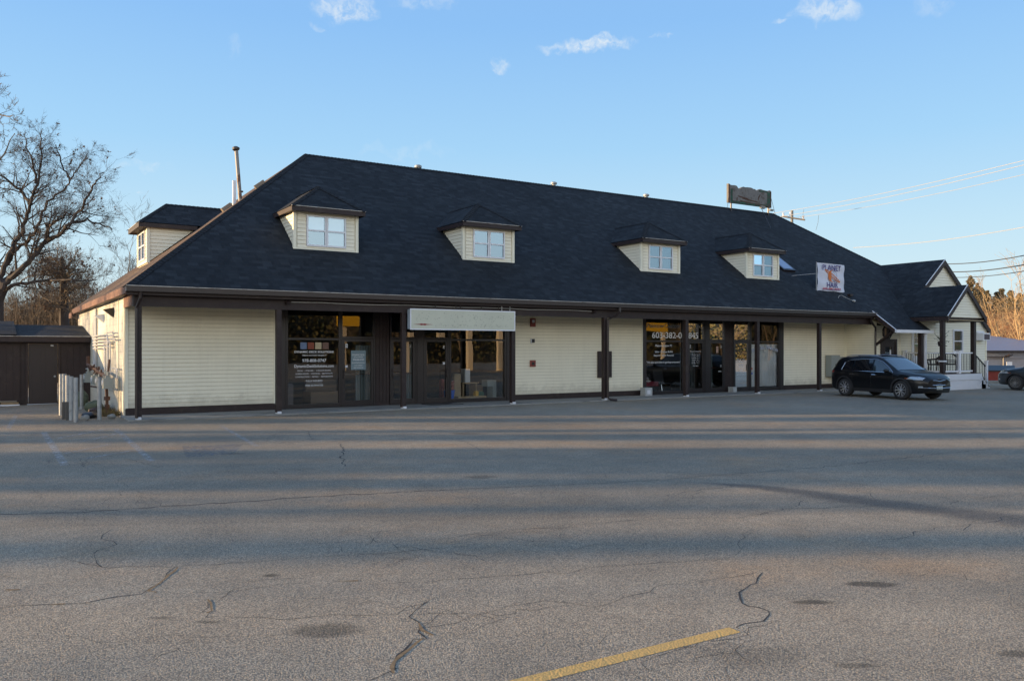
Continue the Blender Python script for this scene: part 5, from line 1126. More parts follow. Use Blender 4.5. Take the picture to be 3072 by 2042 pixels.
q = MB(); q.bar(pix(3028, 1105, 74.7), pix(3028, 1085, 74.7), .5, .05, up=tuple(fwd)); q.build('white_hatch', M_WHITE2, GB)
# red dumpster
DP = thing('dumpster', 'red dumpster with a sloping black lid near the grey building', 'dumpster', tuple(gp(3000, 1143)))
c = pix(3003, 1143, 46.5); c.z = gz(c.x, c.y); Mx = Matrix.Translation(c) @ Matrix.Rotation(R(-62), 4, 'Z')
q = MB(); poly = [(-.55, 0), (.55, 0), (.55, .62), (.25, .92), (-.55, .72)]
for s0, s1 in ((-.62, .62),):
    pr = [Vector((s0, p[0], p[1])) for p in poly]; pr2 = [Vector((s1, p[0], p[1])) for p in poly]
    q.quad(pr); q.quad(pr2[::-1])
    for i in range(5): j = (i+1) % 5; q.quad([pr[i], pr[j], pr2[j], pr2[i]])
q.xf(Mx); q.build('bin_body', mat('faded_red_steel', (.30, .035, .02), .55, var=.25, vscale=3, col2=(.4, .10, .04), c2scale=2), DP)
q = MB(); q.quad([(-.66, -.62, .70), (.66, -.62, .70), (.66, .27, .96), (-.66, .27, .96)]); q.quad([(-.66, .27, .96), (.66, .27, .96), (.66, .6, .62), (-.66, .6, .62)]); q.box(-.66, .66, -.64, -.60, .64, .70); q.xf(Mx); q.build('lid', M_BLACK, DP)
q = MB(); a = gp(2958, 1149); b = gp(3300, 1149); q.bar(a+Vector((0, 0, .04)), b+Vector((0, 0, .04)), .3, .18); tag(q.build('kerb', M_CONC), kind='structure')
# wires and pole
M_WIRE = mat('bare_cable', (.42, .40, .38), .5); M_WIRED = mat('dark_cable', (.05, .05, .045), .6)
def wire(pts, r, m, lb):
    P = [pix(*p) for p in pts]; 
    ss = []
    for a, b in zip(P, P[1:]):
        for i in range(10): ss.append(a.lerp(b, i/10))
    ss.append(P[-1]); n = len(ss)
    for i in range(n): ss[i].z -= 0.25*math.sin(math.pi*i/(n-1))
    q = MB(); q.tube(ss, r, 5); o = q.build('cable', m); return tag(o, lb, 'cable', 'overhead cables')
for k, (pts, r, m) in enumerate([([(2320, 640, 70), (3180, 455, 45)], .016, M_WIRE), ([(2330, 652, 70), (3180, 468, 45)], .016, M_WIRE), ([(2395, 652, 70), (3180, 499, 45)], .014, M_WIRE),
                  ([(2560, 743, 60), (3180, 662, 45)], .018, M_WIRE), ([(2800, 792, 60), (3180, 744, 40)], .028, M_WIRED), ([(2800, 815, 60), (3180, 774, 40)], .032, M_WIRED), ([(2800, 831, 60), (3180, 794, 40)], .022, M_WIRED)]):
    wire(pts, r, m, ['topmost of the two close pale cables rising to the right', 'lower of the two close pale cables rising to the right', 'single pale cable leaving the crossarm end', 'pale twisted cable above the house gable', 'upper of the three dark cables behind the gable', 'middle and thickest of the three dark cables behind the gable', 'lowest of the three dark cables behind the gable'][k])
UP = thing('utility_pole', 'wooden utility pole top with a crossarm showing behind the right slope of the roof', 'pole', tuple(pix(2375, 1045, 70)))
q = MB(); q.tube([pix(2376, 1060, 70), pix(2376, 632, 70)], .11, 10); q.build('pole', M_CONC, UP); q = MB(); q.bar(pix(2345, 649, 70), pix(2415, 660, 69), .12, .12); q.build('crossarm', mat('grey_timber', (.14, .12, .10), .8), UP)
q = MB()
for u, v in ((2371, 642), (2410, 652), (2350, 644)): q.tube([pix(u, v+6, 69.6), pix(u, v-5, 69.6)], [.07, .09], 8)
q.build('insulator', M_WHITE2, UP); q = MB(); q.tube([pix(2410, 655, 69.5), pix(2409, 640, 69.5), pix(2412, 627, 69.5)], .012, 4); q.tube([pix(2456, 646, 68), pix(2454, 668, 68), pix(2448, 690, 68)], .012, 4); q.build('drop_wire', M_WIRED, UP)

# ================================================================== TREES
def branch(mb, p, d, L, r, lvl, rnd, up=.12, droop=0.0, nseg=4, kids=(3, 5), spread=.7, rmin=.006, leaves=None):
    pts = [p.copy()]; dd = d.normalized(); seg = L/nseg
    for i in range(nseg):
        dd = (dd + Vector((rnd.gauss(0, .16), rnd.gauss(0, .16), rnd.gauss(0, .12)+up-droop*(i/nseg)))).normalized(); pts.append(pts[-1]+dd*seg)
    rs = [max(rmin*.5, r*(1-.75*i/nseg)) for i in range(nseg+1)]
    mb.tube(pts, rs, 5 if r > .03 else 3, cap=False)
    if lvl <= 0:
        if leaves is not None and rnd.random() < leaves[1]:
            for k in range(rnd.randint(1, 3)):
                c = pts[rnd.randint(1, nseg)]; a = Vector((rnd.gauss(0, 1), rnd.gauss(0, 1), rnd.gauss(0, 1))).normalized()*leaves[2]; b = a.orthogonal()*.7
                leaves[0].quad([c, c+a*.5+b*.5, c+a, c+a*.5-b*.5])
        return
    for k in range(rnd.randint(*kids)):
        t = rnd.uniform(.25, 1.0); i = min(int(t*nseg), nseg-1); q = pts[i].lerp(pts[i+1], t*nseg-i)
        ax = (pts[i+1]-pts[i]).normalized(); o = ax.orthogonal(); o.rotate(Matrix.Rotation(rnd.uniform(0, 6.28), 3, ax))
        nd = (ax + o*rnd.uniform(.4, 1.0)*spread*1.3).normalized()
        branch(mb, q, nd, L*rnd.uniform(.45, .72), max(rmin, rs[i]*.55), lvl-1, rnd, up, droop, nseg if lvl > 2 else 3, kids, spread, rmin, leaves)
def limb(mb, P, r0, r1, rnd, n, L0, lvl=2, spread=.8, up=.1, droop=0.0, leaves=None, kids=(2, 5), t0=.15, rmin=.008):
    # smooth the polyline, then grow side branches along it
    pts = []
    for a, b in zip(P, P[1:]):
        for i in range(4): pts.append(a.lerp(b, i/4)+Vector((rnd.gauss(0, .04), rnd.gauss(0, .04), rnd.gauss(0, .04))))
    pts.append(P[-1]); m = len(pts); rs = [r0+(r1-r0)*i/(m-1) for i in range(m)]
    mb.tube(pts, rs, 7, cap=False)
    for k in range(n):
        t = t0+(1-t0)*(k+rnd.random())/n; i = min(int(t*(m-1)), m-2); ax = (pts[i+1]-pts[i]).normalized(); o = ax.orthogonal(); o.rotate(Matrix.Rotation(rnd.uniform(0, 6.28), 3, ax))
        branch(mb, pts[i], (ax*.9+o*spread), L0*(1.15-.6*t)*rnd.uniform(.6, 1.2), max(rmin*1.5, rs[i]*.5), lvl, rnd, up, droop, 4, kids, .8, rmin, leaves)
M_BARK = mat('dark_bark', (.055, .042, .036), .9, var=.3, vscale=3)
M_BARK2 = mat('tan_bark', (.15, .11, .072), .9, var=.3, vscale=3)
M_BARKG = mat('pale_golden_bark', (.42, .29, .15), .8, var=.25, vscale=2)  # low sun's gold painted into the bark of the right-hand trees
M_DRYLEAF = mat('dry_oak_leaf', (.13, .07, .035), .8, var=.4, vscale=2)
def px2(lst, d, rnd, jd=1.5):
    out = []; dd = d
    for u, v in lst: out.append(pix(u, v, dd)); dd += rnd.uniform(-jd, jd)
    return out
# big leaning tree behind the shed
rnd = random.Random(3); d0 = 41
T1 = thing('bare_tree', 'big dark bare tree spreading from the left edge behind the shed', 'tree', tuple(pix(-10, 1160, d0)), 0, 'bare trees at the left')
mb = MB(); lf = MB()
trunk = [(-25, 1170), (-15, 1020), (-12, 900), (6, 866)]
mb.tube([pix(u, v, d0) for u, v in trunk], [.46, .38, .33, .27], 9, cap=False); mb.build('trunk', M_BARK, T1)
mb = MB()
C6 = lambda x, y: (x/2.063, 240+y/2.063)
for lst, r0, r1, n, L0 in [
    ([(10, 1290), (60, 1230), (150, 1150), (230, 1070), (290, 995), (370, 960), (440, 885), (500, 800), (560, 700), (600, 620), (640, 575)], .15, .02, 30, 1.8),
    ([(-5, 1230), (60, 1080), (130, 960), (165, 850), (190, 760), (230, 660), (250, 560), (255, 440), (262, 300)], .13, .018, 28, 1.4),
    ([(30, 1160), (90, 1060), (180, 990), (225, 920), (260, 820), (300, 750), (400, 680), (440, 620), (490, 540), (540, 460)], .09, .018, 24, 1.4),
    ([(190, 770), (130, 690), (70, 640), (0, 590)], .09, .04, 10, 1.8),
    ([(290, 990), (300, 900), (340, 870), (400, 830)], .09, .03, 9, 1.5),
    ([(30, 1300), (120, 1260), (300, 1240), (450, 1235), (600, 1235)], .10, .02, 13, 1.4),
    ([(430, 620), (400, 560), (360, 450), (345, 400)], .05, .02, 6, 1.0),
    ([(230, 640), (190, 480), (150, 350)], .06, .02, 8, 1.2), ([(20, 1280), (-60, 1150), (-140, 980)], .2, .06, 7, 2.3), ([(440, 880), (540, 870), (640, 900), (690, 920)], .06, .02, 8, 1.3)]:
    limb(mb, px2([C6(*p) for p in lst], d0+rnd.uniform(-1, 1), rnd, .8), r0, r1, rnd, n, L0, lvl=3, droop=.12, up=.06, leaves=(lf, .010, .13), rmin=.0045, kids=(3, 6))
mb.build('crown', M_BARK, T1); lf.build('dead_leaves', M_DRYLEAF, T1)
# tree entering at the upper left edge
rnd = random.Random(8); T2 = thing('bare_tree', 'bare tree whose twig ends reach in at the upper left edge', 'tree', tuple(pix(-230, 1160, 38)), 0, 'bare trees at the left')
mb = MB(); mb.tube([pix(-230, 1170, 38), pix(-220, 900, 38), pix(-180, 700, 38)], [.4, .3, .2], 8, cap=False); mb.build('trunk', M_BARK2, T2); mb = MB()
for lst in ([(-180, 700), (-110, 600), (-60, 520), (0, 480), (45, 400)], [(-180, 700), (-150, 500), (-90, 380), (-20, 350), (40, 345)], [(-180, 700), (-160, 480), (-110, 300), (-50, 270), (5, 250)], [(-110, 600), (-40, 580), (10, 540)]):
    limb(mb, px2(lst, 38, rnd, .8), .11, .015, rnd, 12, 1.1, lvl=3, up=.1, rmin=.008)
mb.build('crown', M_BARK2, T2)
# vine-covered tree with clinging brown leaves
rnd = random.Random(15); T3 = thing('vine_tree', 'twiggy vine covered tree with clinging brown leaves left of the building', 'tree', tuple(pix(190, 1150, 44)), 0, 'bare trees at the left')
mb = MB(); lf = MB(); mb.tube([pix(196, 1150, 44), pix(192, 940, 44), pix(190, 830, 44), pix(185, 770, 44)], [.28, .24, .16, .08], 8, cap=False); mb.build('trunk', M_BARK, T3); mb = MB()
for k in range(19):
    v0 = rnd.uniform(790, 930); a = rnd.uniform(-1, 1); L = rnd.uniform(60, 120)*(1.1-abs(v0-860)/200)
    limb(mb, px2([(190, v0), (190+a*L*.5, v0-rnd.uniform(10, 40)), (190+a*L, v0-rnd.uniform(0, 60))], 44, rnd, 1), .06, .015, rnd, 9, 1.3, lvl=2, up=.05, droop=.2, leaves=(lf, .18, .13))
mb.build('crown', M_BARK2, T3); lf.build('dead_leaves', M_DRYLEAF, T3)
# thicket of thinner trees behind
def mk_bare(seed, H, name, m, label, lvl=3, kids=(3, 5), rtrunk=.12, multi=1, leaves=0, cat='tree', group=None, lean=.1, rmin=.01, droop=.0):
    rnd = random.Random(seed); t_ = thing(name, label, cat, (0, 0, 0), 0, group); mb = MB(); lf = MB(); tr = MB()
    for s_ in range(multi):
        a = rnd.uniform(0, 6.28); dv = Vector((math.cos(a)*lean, math.sin(a)*lean, 1)); P = [Vector((0, 0, 0))]
        for i in range(5): P.append(P[-1]+(dv+Vector((rnd.gauss(0, .08), rnd.gauss(0, .08), 0))).normalized()*H*.17)
        tr.tube(P, [rtrunk*(1-.14*i) for i in range(6)], 6, cap=False)
        limb(mb, P, rtrunk*.5, rtrunk*.2, rnd, 16//multi+5, H*.32, lvl=lvl, spread=.75, up=.12, droop=droop, kids=kids, leaves=(lf, leaves, .14) if leaves else None, t0=.3, rmin=rmin)
        branch(mb, P[-1], dv, H*.3, rtrunk*.25, lvl, rnd, .15, 0, 4, kids, .7, rmin)
    tr.build('trunk', m, t_, local=True); mb.build('crown', m, t_, local=True)
    if leaves: lf.build('dead_leaves', M_DRYLEAF, t_, local=True)
    return t_
def place(t_, p, rz, s, label=None):
    t_.location = p; t_.rotation_euler = (0, 0, rz); t_.scale = (s, s, s)
    if label: t_['label'] = label
    return t_
rnd = random.Random(77)
pr1 = mk_bare(101, 7.5, 'thicket_tree', M_BARK2, 'thin tan tree in the thicket behind the shed', lvl=3, multi=2, rtrunk=.10, leaves=.04, group='thin trees of the thicket behind the shed', droop=.12)
pr2 = mk_bare(102, 7.0, 'thicket_tree', M_BARK2, 'thin tan tree in the thicket behind the shed', lvl=3, multi=3, rtrunk=.07, group='thin trees of the thicket behind the shed')
first = [True, True]
for k in range(28):
    u = -60+k*15.5+rnd.uniform(-8, 8); d = rnd.uniform(48, 66); i = k % 2; b0 = (pr1, pr2)[i]
    t_ = b0 if first[i] else copy_tree(b0); first[i] = False
    p = pix(u, 1045, d); p.z = -.6; h = rnd.uniform(.62, .92)*(1.0 if u < 260 else .62)
    place(t_, p, rnd.uniform(0, 6.28), h)
t_ = mk_bare(120, 9.5, 'bare_tree', M_BARK2, 'small pale bare tree peeking over the roof left of the end dormer', lvl=3, rtrunk=.13, group='bare trees at the left')
p = pix(402, 1045, 62); p.z = -.5; place(t_, p, 1.0, 1.0)
# undergrowth
def brush(pts_d, name, label, m, n, h0, h1, seed, wd=.02):
    rnd = random.Random(seed); q = MB()
    for k in range(n):
        (u0, u1, d0_, d1_) = rnd.choice(pts_d); p = pix(rnd.uniform(u0, u1), 1045, rnd.uniform(d0_, d1_)); p.z = gz(p.x, p.y)-.3; h = rnd.uniform(h0, h1)
        t = p+Vector((rnd.gauss(0, .35)*h*.4, rnd.gauss(0, .35)*h*.4, h)); md = p.lerp(t, .5)+Vector((rnd.gauss(0, .1), rnd.gauss(0, .1), 0))
        q.tube([p, md, t], [wd, wd*.7, wd*.3], 3, cap=False)
        for j in range(3):
            c = p.lerp(t, rnd.uniform(.3, .9)); q.tube([c, c+Vector((rnd.gauss(0, .4), rnd.gauss(0, .4), rnd.uniform(.1, .7)))], [wd*.6, wd*.2], 3, cap=False)
    return tag(q.build(name, m), label, 'undergrowth', kind='stuff')
brush([(-150, 330, 46, 60)], 'undergrowth', 'dense tan brush and twigs filling the gap behind the shed', M_BARK2, 2600, 2.0, 6.0, 31)

# right hillside: earth bank, brown wood, pines, bare trees coloured as sunlit
def hillz(d): return -1.5+max(0, d-95)*.085
mb = MB(); rows = []
for j in range(26):
    d = 82+j*7.0; row = []
    for i in range(40):
        u = 1900+i*62; p = pix(u, 1045, d); p.z = -1.6 if j == 0 else hillz(d)+.5*mnoise.noise(p*.05)
        row.append(p)
    rows.append(row)
for a, b in zip(rows, rows[1:]):
    for i in range(39): mb.quad([a[i], a[i+1], b[i+1], b[i]])
tag(mb.build('wooded_hillside', mat('fallen_leaves', (.20, .105, .05), .95, var=.35, vscale=.5, col2=(.11, .07, .035), c2scale=.3), smooth=True), kind='structure')
M_WOODR = mat('russet_twigs', (.29, .145, .07), .9, var=.25, vscale=.3)
rnd = random.Random(55); q = MB()
for k in range(6500):
    d = rnd.uniform(86, 200); u = rnd.uniform(2860, 3240); p = pix(u, 1045, d); p.z = hillz(d)-.2; h = rnd.uniform(2.5, 6.0) if d > 95 else rnd.uniform(1.0, 3.0)
    t = p+Vector((rnd.gauss(0, .12)*h, rnd.gauss(0, .12)*h, h)); wd = .035
    q.tube([p, t], [wd, wd*.4], 3, cap=False)
    for j in range(5):
        c = p.lerp(t, rnd.uniform(.3, 1)); l = rnd.uniform(.5, 1.5); q.tube([c, c+Vector((rnd.gauss(0, .5), rnd.gauss(0, .5), rnd.uniform(.2, .8)))*l], [wd*.7, wd*.35], 3, cap=False)
tag(q.build('russet_wood', M_WOODR), 'dense russet brown leafless wood covering the far slope at the right', 'wood', kind='stuff')
M_PINE = mat('pine_green', (.13, .10, .05), .85, var=.35, vscale=.6)
def pine(u, d, ztop, label, seed, wide=1.6):
    rnd = random.Random(seed); p = pix(u, 1045, d); base = hillz(d); H = ztop-base; t_ = thing('pine_tree', label, 'tree', (p.x, p.y, base), 0, 'pines on the skyline at the right')
    q = MB(); q.tube([Vector((0, 0, 0)), Vector((0, 0, H))], [.2, .04], 6, cap=False); q.build('trunk', M_BARK2, t_, local=True); q = MB()
    for k in range(1100):
        z = rnd.uniform(.35, 1.0)**.8; r = wide*(1.08-z)*1.5*rnd.random()**.5*(1+.45*math.sin(z*37+seed)); a = rnd.uniform(0, 6.28); c = Vector((r*math.cos(a), r*math.sin(a), H*z)); s_ = rnd.uniform(.15, .34)
        n1 = Vector((rnd.gauss(0, 1), rnd.gauss(0, 1), rnd.gauss(0, .5))).normalized()*s_; n2 = n1.orthogonal().normalized()*s_*.6; q.quad([c-n1, c+n2, c+n1, c-n2])
    q.build('crown', M_PINE, t_, local=True)
for k, (u, d, v) in enumerate([(2912, 150, 828), (2932, 155, 850), (2962, 165, 872), (2990, 150, 876), (3005, 165, 866), (3032, 160, 872), (3060, 168, 880), (2946, 170, 864)]):
    pine(u, d, 1.8+(1045-v)*d/2502, ['tall pine just right of the porch roof', 'pine second from the porch roof', 'low pine crown over the russet wood, fourth from the porch roof', 'rounded pine crown on the skyline, fifth from the porch roof', 'sharpest of the middle pine tips on the skyline', 'pine second from the right edge of the photo', 'pine nearest the right edge of the photo', 'far pine tip between the second and fourth pines'][k], 200+k, 2.0)
g1 = mk_bare(301, 10.0, 'golden_tree', M_BARKG, 'sunlit golden bare tree', lvl=2, kids=(2, 4), rtrunk=.13, multi=2, lean=.35, cat='tree', group='sunlit golden bare trees', rmin=.016)
g2 = mk_bare(302, 10.0, 'golden_tree', M_BARKG, 'sunlit golden bare tree', lvl=2, kids=(2, 4), rtrunk=.12, multi=3, lean=.45, cat='tree', group='sunlit golden bare trees', rmin=.016)
for k, (u, d, s_, src) in enumerate([(3045, 84, .95, g1), (3000, 86, .8, g2), (3085, 82, 1.0, g2), (2965, 88, .75, g1), (3120, 85, 1.1, g1), (2925, 92, .72, g2)]):
    t_ = src if k < 2 else copy_tree(src); p = pix(u, 1045, d); p.z = -1.6
    place(t_, p, k*1.7, s_, ['tall golden bare tree above the right part of the grey roof', 'golden bare tree rising above the middle of the grey roof', 'golden bare tree at the right edge of the photo', 'short golden tree just right of the house wing', 'golden twigs of a tree beyond the right edge', 'golden tree half hidden by the house wing'][k])

# ================================================================== BEHIND THE CAMERA and off to the left (seen in glass, or throwing shade)
rnd = random.Random(91)
M_OAK = mat('autumn_leaf', (.075, .062, .02), .8, var=.4, vscale=.4, col2=(.035, .05, .016), c2scale=.5)
q = MB()
for k in range(30000):
    x = rnd.uniform(-20, 130); d = rnd.uniform(0, 14); h = (8.4+2.4*mnoise.noise(Vector((x*.12, 0, 0)))+1.2*mnoise.noise(Vector((x*.5, 3, 0)))); z = rnd.uniform(0, 1)**.8*h; s_ = rnd.uniform(.25, .6); c = Vector((x, -42-d, z)); s_ *= .55
    n1 = Vector((rnd.gauss(0, 1), rnd.gauss(0, 1), rnd.gauss(0, 1))).normalized()*s_; n2 = n1.orthogonal().normalized()*s_*.7; q.quad([c-n1, c+n2, c+n1, c-n2])
tag(q.build('roadside_wood', M_OAK), 'autumn wood across the road mirrored in the shop windows', 'wood', kind='stuff')
b1 = mk_bare(401, 10.0, 'roadside_tree', M_BARK2, 'bare roadside tree mirrored in the shop windows', lvl=2, rtrunk=.16, multi=2, lean=.2, group='roadside trees behind the camera', rmin=.02)
for k in range(13):
    t_ = b1 if k == 0 else copy_tree(b1); place(t_, (-8+k*10+rnd.uniform(-3, 3), -38-rnd.uniform(0, 5), 0), k*2.1, rnd.uniform(.7, 1.1))
mb = MB(); rows = []
for j, (y, z) in enumerate(((-50, -.3), (-54, 3), (-58, 6.5), (-63, 9), (-75, 11), (-100, 8))):
    rows.append([Vector((x, y+2*mnoise.noise(Vector((x*.1, j, 0))), z+(1.4*mnoise.noise(Vector((x*.15, j*2, 5))) if j else 0))) for x in range(-60, 200, 5)])
for a, b in zip(rows, rows[1:]):
    for i in range(len(a)-1): mb.quad([a[i], a[i+1], b[i+1], b[i]])
tag(mb.build('wooded_bank', mat('brushy_bank', (.09, .06, .025), .95, var=.5, vscale=.5, col2=(.04, .05, .018), c2scale=.35), smooth=True), kind='structure')
M_YP = mat('yellow_canopy', (.75, .42, .02), .4); M_CREAMP = mat('cream_column', (.62, .52, .38), .6)
ca = thing('petrol_canopy', 'yellow petrol station canopy on cream columns mirrored in the shop windows', 'canopy', (24, -15, 0)); q = MB(); q.box(23.9, 25.6, -16, -15, 3.6, 4.5); q.build('fascia', M_YP, ca)
for x in (23.95,): q = MB(); q.box(x, x+.5, -15.8, -15.3, 0, 3.6); q.build('column', M_CREAMP, ca)
cb = thing('yellow_sign_board', 'long yellow sign board mirrored in the lettered shop window', 'sign', (55, -15, 0)); q = MB(); q.box(53.5, 58.6, -15.4, -15, 3.5, 5.2); q.build('board', M_YP, cb)
for x in (54, 58): q = MB(); q.box(x, x+.3, -15.35, -15.05, 0, 3.5); q.build('post', M_CREAMP, cb)
for k, x in enumerate((27.5, 30.0, 33.5, 36.5)): q = MB(); q.box(x, x+.45, -10.4, -10, 0, 4.6); tag(q.build('canopy_column', M_CREAMP), 'cream column mirrored in the shop windows', 'column', 'cream columns behind the camera')
q = MB(); q.box(27, 37.5, -14, -10, 4.6, 5.2); tag(q.build('canopy_slab', M_DARK), 'dark canopy slab on cream columns behind the camera', 'canopy')
# unseen trees far to the left; dense evergreens added to shape the shade bands
def shadeat(q_, t, off=0):                               # a point from which shadows fall along the line of perpendicular offset q_
    n = Vector((.5, .866, 0)); return n*q_ + Vector((-.866, .5, 0))*t
M_EVG = mat('evergreen', (.03, .05, .02), .9, var=.3)
def evergreen(seed, H, rad):
    rnd = random.Random(seed); t_ = thing('evergreen_tree', 'dense evergreen standing off to the left across the low sun', 'tree', (0, 0, 0), 0, 'evergreens across the low sun'); q = MB(); q.tube([Vector((0, 0, 0)), Vector((0, 0, H*.9))], [.2, .05], 6, cap=False); q.build('trunk', M_BARK, t_, local=True); q = MB()
    for k in range(620):
        z = rnd.random(); r = rad*(1.0-.45*z)*rnd.random()**.5; a = rnd.uniform(0, 6.28); c = Vector((r*math.cos(a), r*math.sin(a), H*z)); s_ = rnd.uniform(.2, .4)
        n1 = Vector((rnd.gauss(0, 1), rnd.gauss(0, 1), rnd.gauss(0, 1))).normalized()*s_; n2 = n1.orthogonal().normalized()*s_; q.quad([c-n1, c+n2, c+n1, c-n2])
    q.build('crown', M_EVG, t_, local=True); return t_
ev = evergreen(5, 14, 1.0); n = 0
for q_, rad in ((18.2, .32), (16.9, .9), (14.2, 1.0), (12.6, 1.1), (11.2, .7), (9.35, .28), (7.6, .6), (20.9, .8)):
    t_ = ev if n == 0 else copy_tree(ev); p = shadeat(q_, 62+n*1.1); t_.location = p; t_.rotation_euler = (0, 0, n*1.3); t_.scale = (rad, rad, 1.0); n += 1
st = mk_bare(501, 9.0, 'field_tree', M_BARK, 'bare tree standing off to the left across the low sun', lvl=3, rtrunk=.14, multi=3, lean=.3, group='bare trees across the low sun', rmin=.014)
st2 = mk_bare(502, 9.5, 'field_tree', M_BARK, 'sparse bare tree standing off to the left across the low sun', lvl=2, rtrunk=.1, multi=3, lean=.35, group='bare trees across the low sun', rmin=.02)
for k, (q_, t) in enumerate(((8.7, 63), (10.3, 70), (15.6, 66), (19.0, 72), (12.0, 66), (23.6, 58), (28.2, 60), (33.2, 56), (29.8, 70), (6.5, 70))):
    t_ = st2 if k == 0 else copy_tree(st2); place(t_, shadeat(q_, t), k*2.3, .9+.1*(k % 3))
n = 0
for q_, t in ((19.8, 66), (25.5, 60), (31.5, 58), (28.6, 64), (34.5, 60)):
    t_ = st if n == 0 else copy_tree(st); place(t_, shadeat(q_, t), n*1.9, .85+.25*rnd.random()); n += 1

# ================================================================== CARS
def interp(tab, x):
    if x <= tab[0][0]: return tab[0][1]
    for (a, b), (c, d) in zip(tab, tab[1:]):
        if x <= c:
            t = (x-a)/(c-a); return b+(d-b)*t
    return tab[-1][1]
def sinterp(tab, x):                                    # smoothed
    return sum(interp(tab, x+o) for o in (-.06, -.03, 0, .03, .06))/5
TOP = [(-2.24, .95), (-2.19, 1.08), (-2.10, 1.24), (-1.90, 1.50), (-1.65, 1.575), (-.9, 1.625), (-.3, 1.63), (.1, 1.60), (.35, 1.53), (.75, 1.29), (1.12, 1.075), (1.5, 1.03), (1.9, .97), (2.12, .89), (2.25, .76)]
WID = [(-2.24, .60), (-2.18, .76), (-2.05, .86), (-1.8, .905), (-1.2, .925), (.5, .925), (1.3, .925), (1.75, .90), (1.98, .85), (2.12, .76), (2.20, .66), (2.25, .52)]
BELT = [(-2.24, .88), (-2.1, 1.03), (-1.6, 1.08), (0, 1.02), (.9, .98), (1.1, .965), (1.5, .93), (1.9, .87), (2.12, .79), (2.25, .68)]
EDW = [(-2.24, .45), (-2.1, .62), (-1.7, .62), (-1.2, .655), (-.2, .67), (.4, .665), (.8, .73), (1.12, .78), (1.5, .76), (1.9, .70), (2.12, .60), (2.25, .42)]
EDZ = [(-2.24, .94), (-2.12, 1.16), (-1.9, 1.44), (-1.65, 1.515), (-.9, 1.56), (-.3, 1.57), (.1, 1.53), (.35, 1.475), (.75, 1.25), (1.12, 1.04), (1.5, 1.0), (1.9, .935), (2.12, .85), (2.25, .73)]
BOT = [(-2.24, .45), (-2.1, .32), (-1.8, .25), (1.7, .23), (2.1, .26), (2.25, .36)]
def sec(x):
    w_, zt, zb, be, ew, ezz = sinterp(WID, x), sinterp(TOP, x), sinterp(BOT, x), sinterp(BELT, x), sinterp(EDW, x), sinterp(EDZ, x)
    m = zb+(be-zb)*.62; m2 = zb+(be-zb)*.84
    side = [(w_*.93, zb), (w_*.975, zb+(be-zb)*.18), (w_*.985, zb+(be-zb)*.38), (w_, m), (w_*.99, m2), (w_*.955, be)]
    g = [(w_*.955+(ew-w_*.955)*t, be+(ezz-be)*t) for t in (.33, .66)]
    top = [(ew, ezz), (ew*.90, ezz+(zt-ezz)*.55), (ew*.6, ezz+(zt-ezz)*.86), (ew*.3, ezz+(zt-ezz)*.97), (0, zt)]
    return [(0, zb)] + side + g + top
def yside(x, z):
    s_ = sec(x)[1:10]
    for (y0, z0), (y1, z1) in zip(s_, s_[1:]):
        if z <= z1: return y0+(y1-y0)*max(0, (z-z0)/max(1e-6, z1-z0))
    return s_[-1][0]
def ztopat(x, yf):
    s_ = sec(x)[9:]; ew = s_[0][0]; y = abs(yf)*ew
    for (y0, z0), (y1, z1) in zip(s_, s_[1:]):
        if y >= y1: return z1+(z0-z1)*((y-y1)/max(1e-6, y0-y1)), y
    return s_[-1][1], 0
def sidepanel(q, xa, xb, lo, hi, off, n=10, m=5, s_=1):
    for i in range(n):
        for j in range(m):
            P = []
            for a, b in ((i, j), (i+1, j), (i+1, j+1), (i, j+1)):
                x = xa+(xb-xa)*a/n; z = lo(x)+(hi(x)-lo(x))*b/m; P.append(Vector((x, s_*(yside(x, z)+off), z)))
            if (P[3]-P[0]).length > 1e-4 or (P[2]-P[1]).length > 1e-4: q.quad(P)
def sidetube(q, pts, r, off, s_=1):
    P = []
    for a, b in zip(pts, pts[1:]):
        for i in range(5): x = a[0]+(b[0]-a[0])*i/5; z = a[1]+(b[1]-a[1])*i/5; P.append((x, s_*(yside(x, z)+off), z))
    x, z = pts[-1]; P.append((x, s_*(yside(x, z)+off), z)); q.tube(P, r, 5)
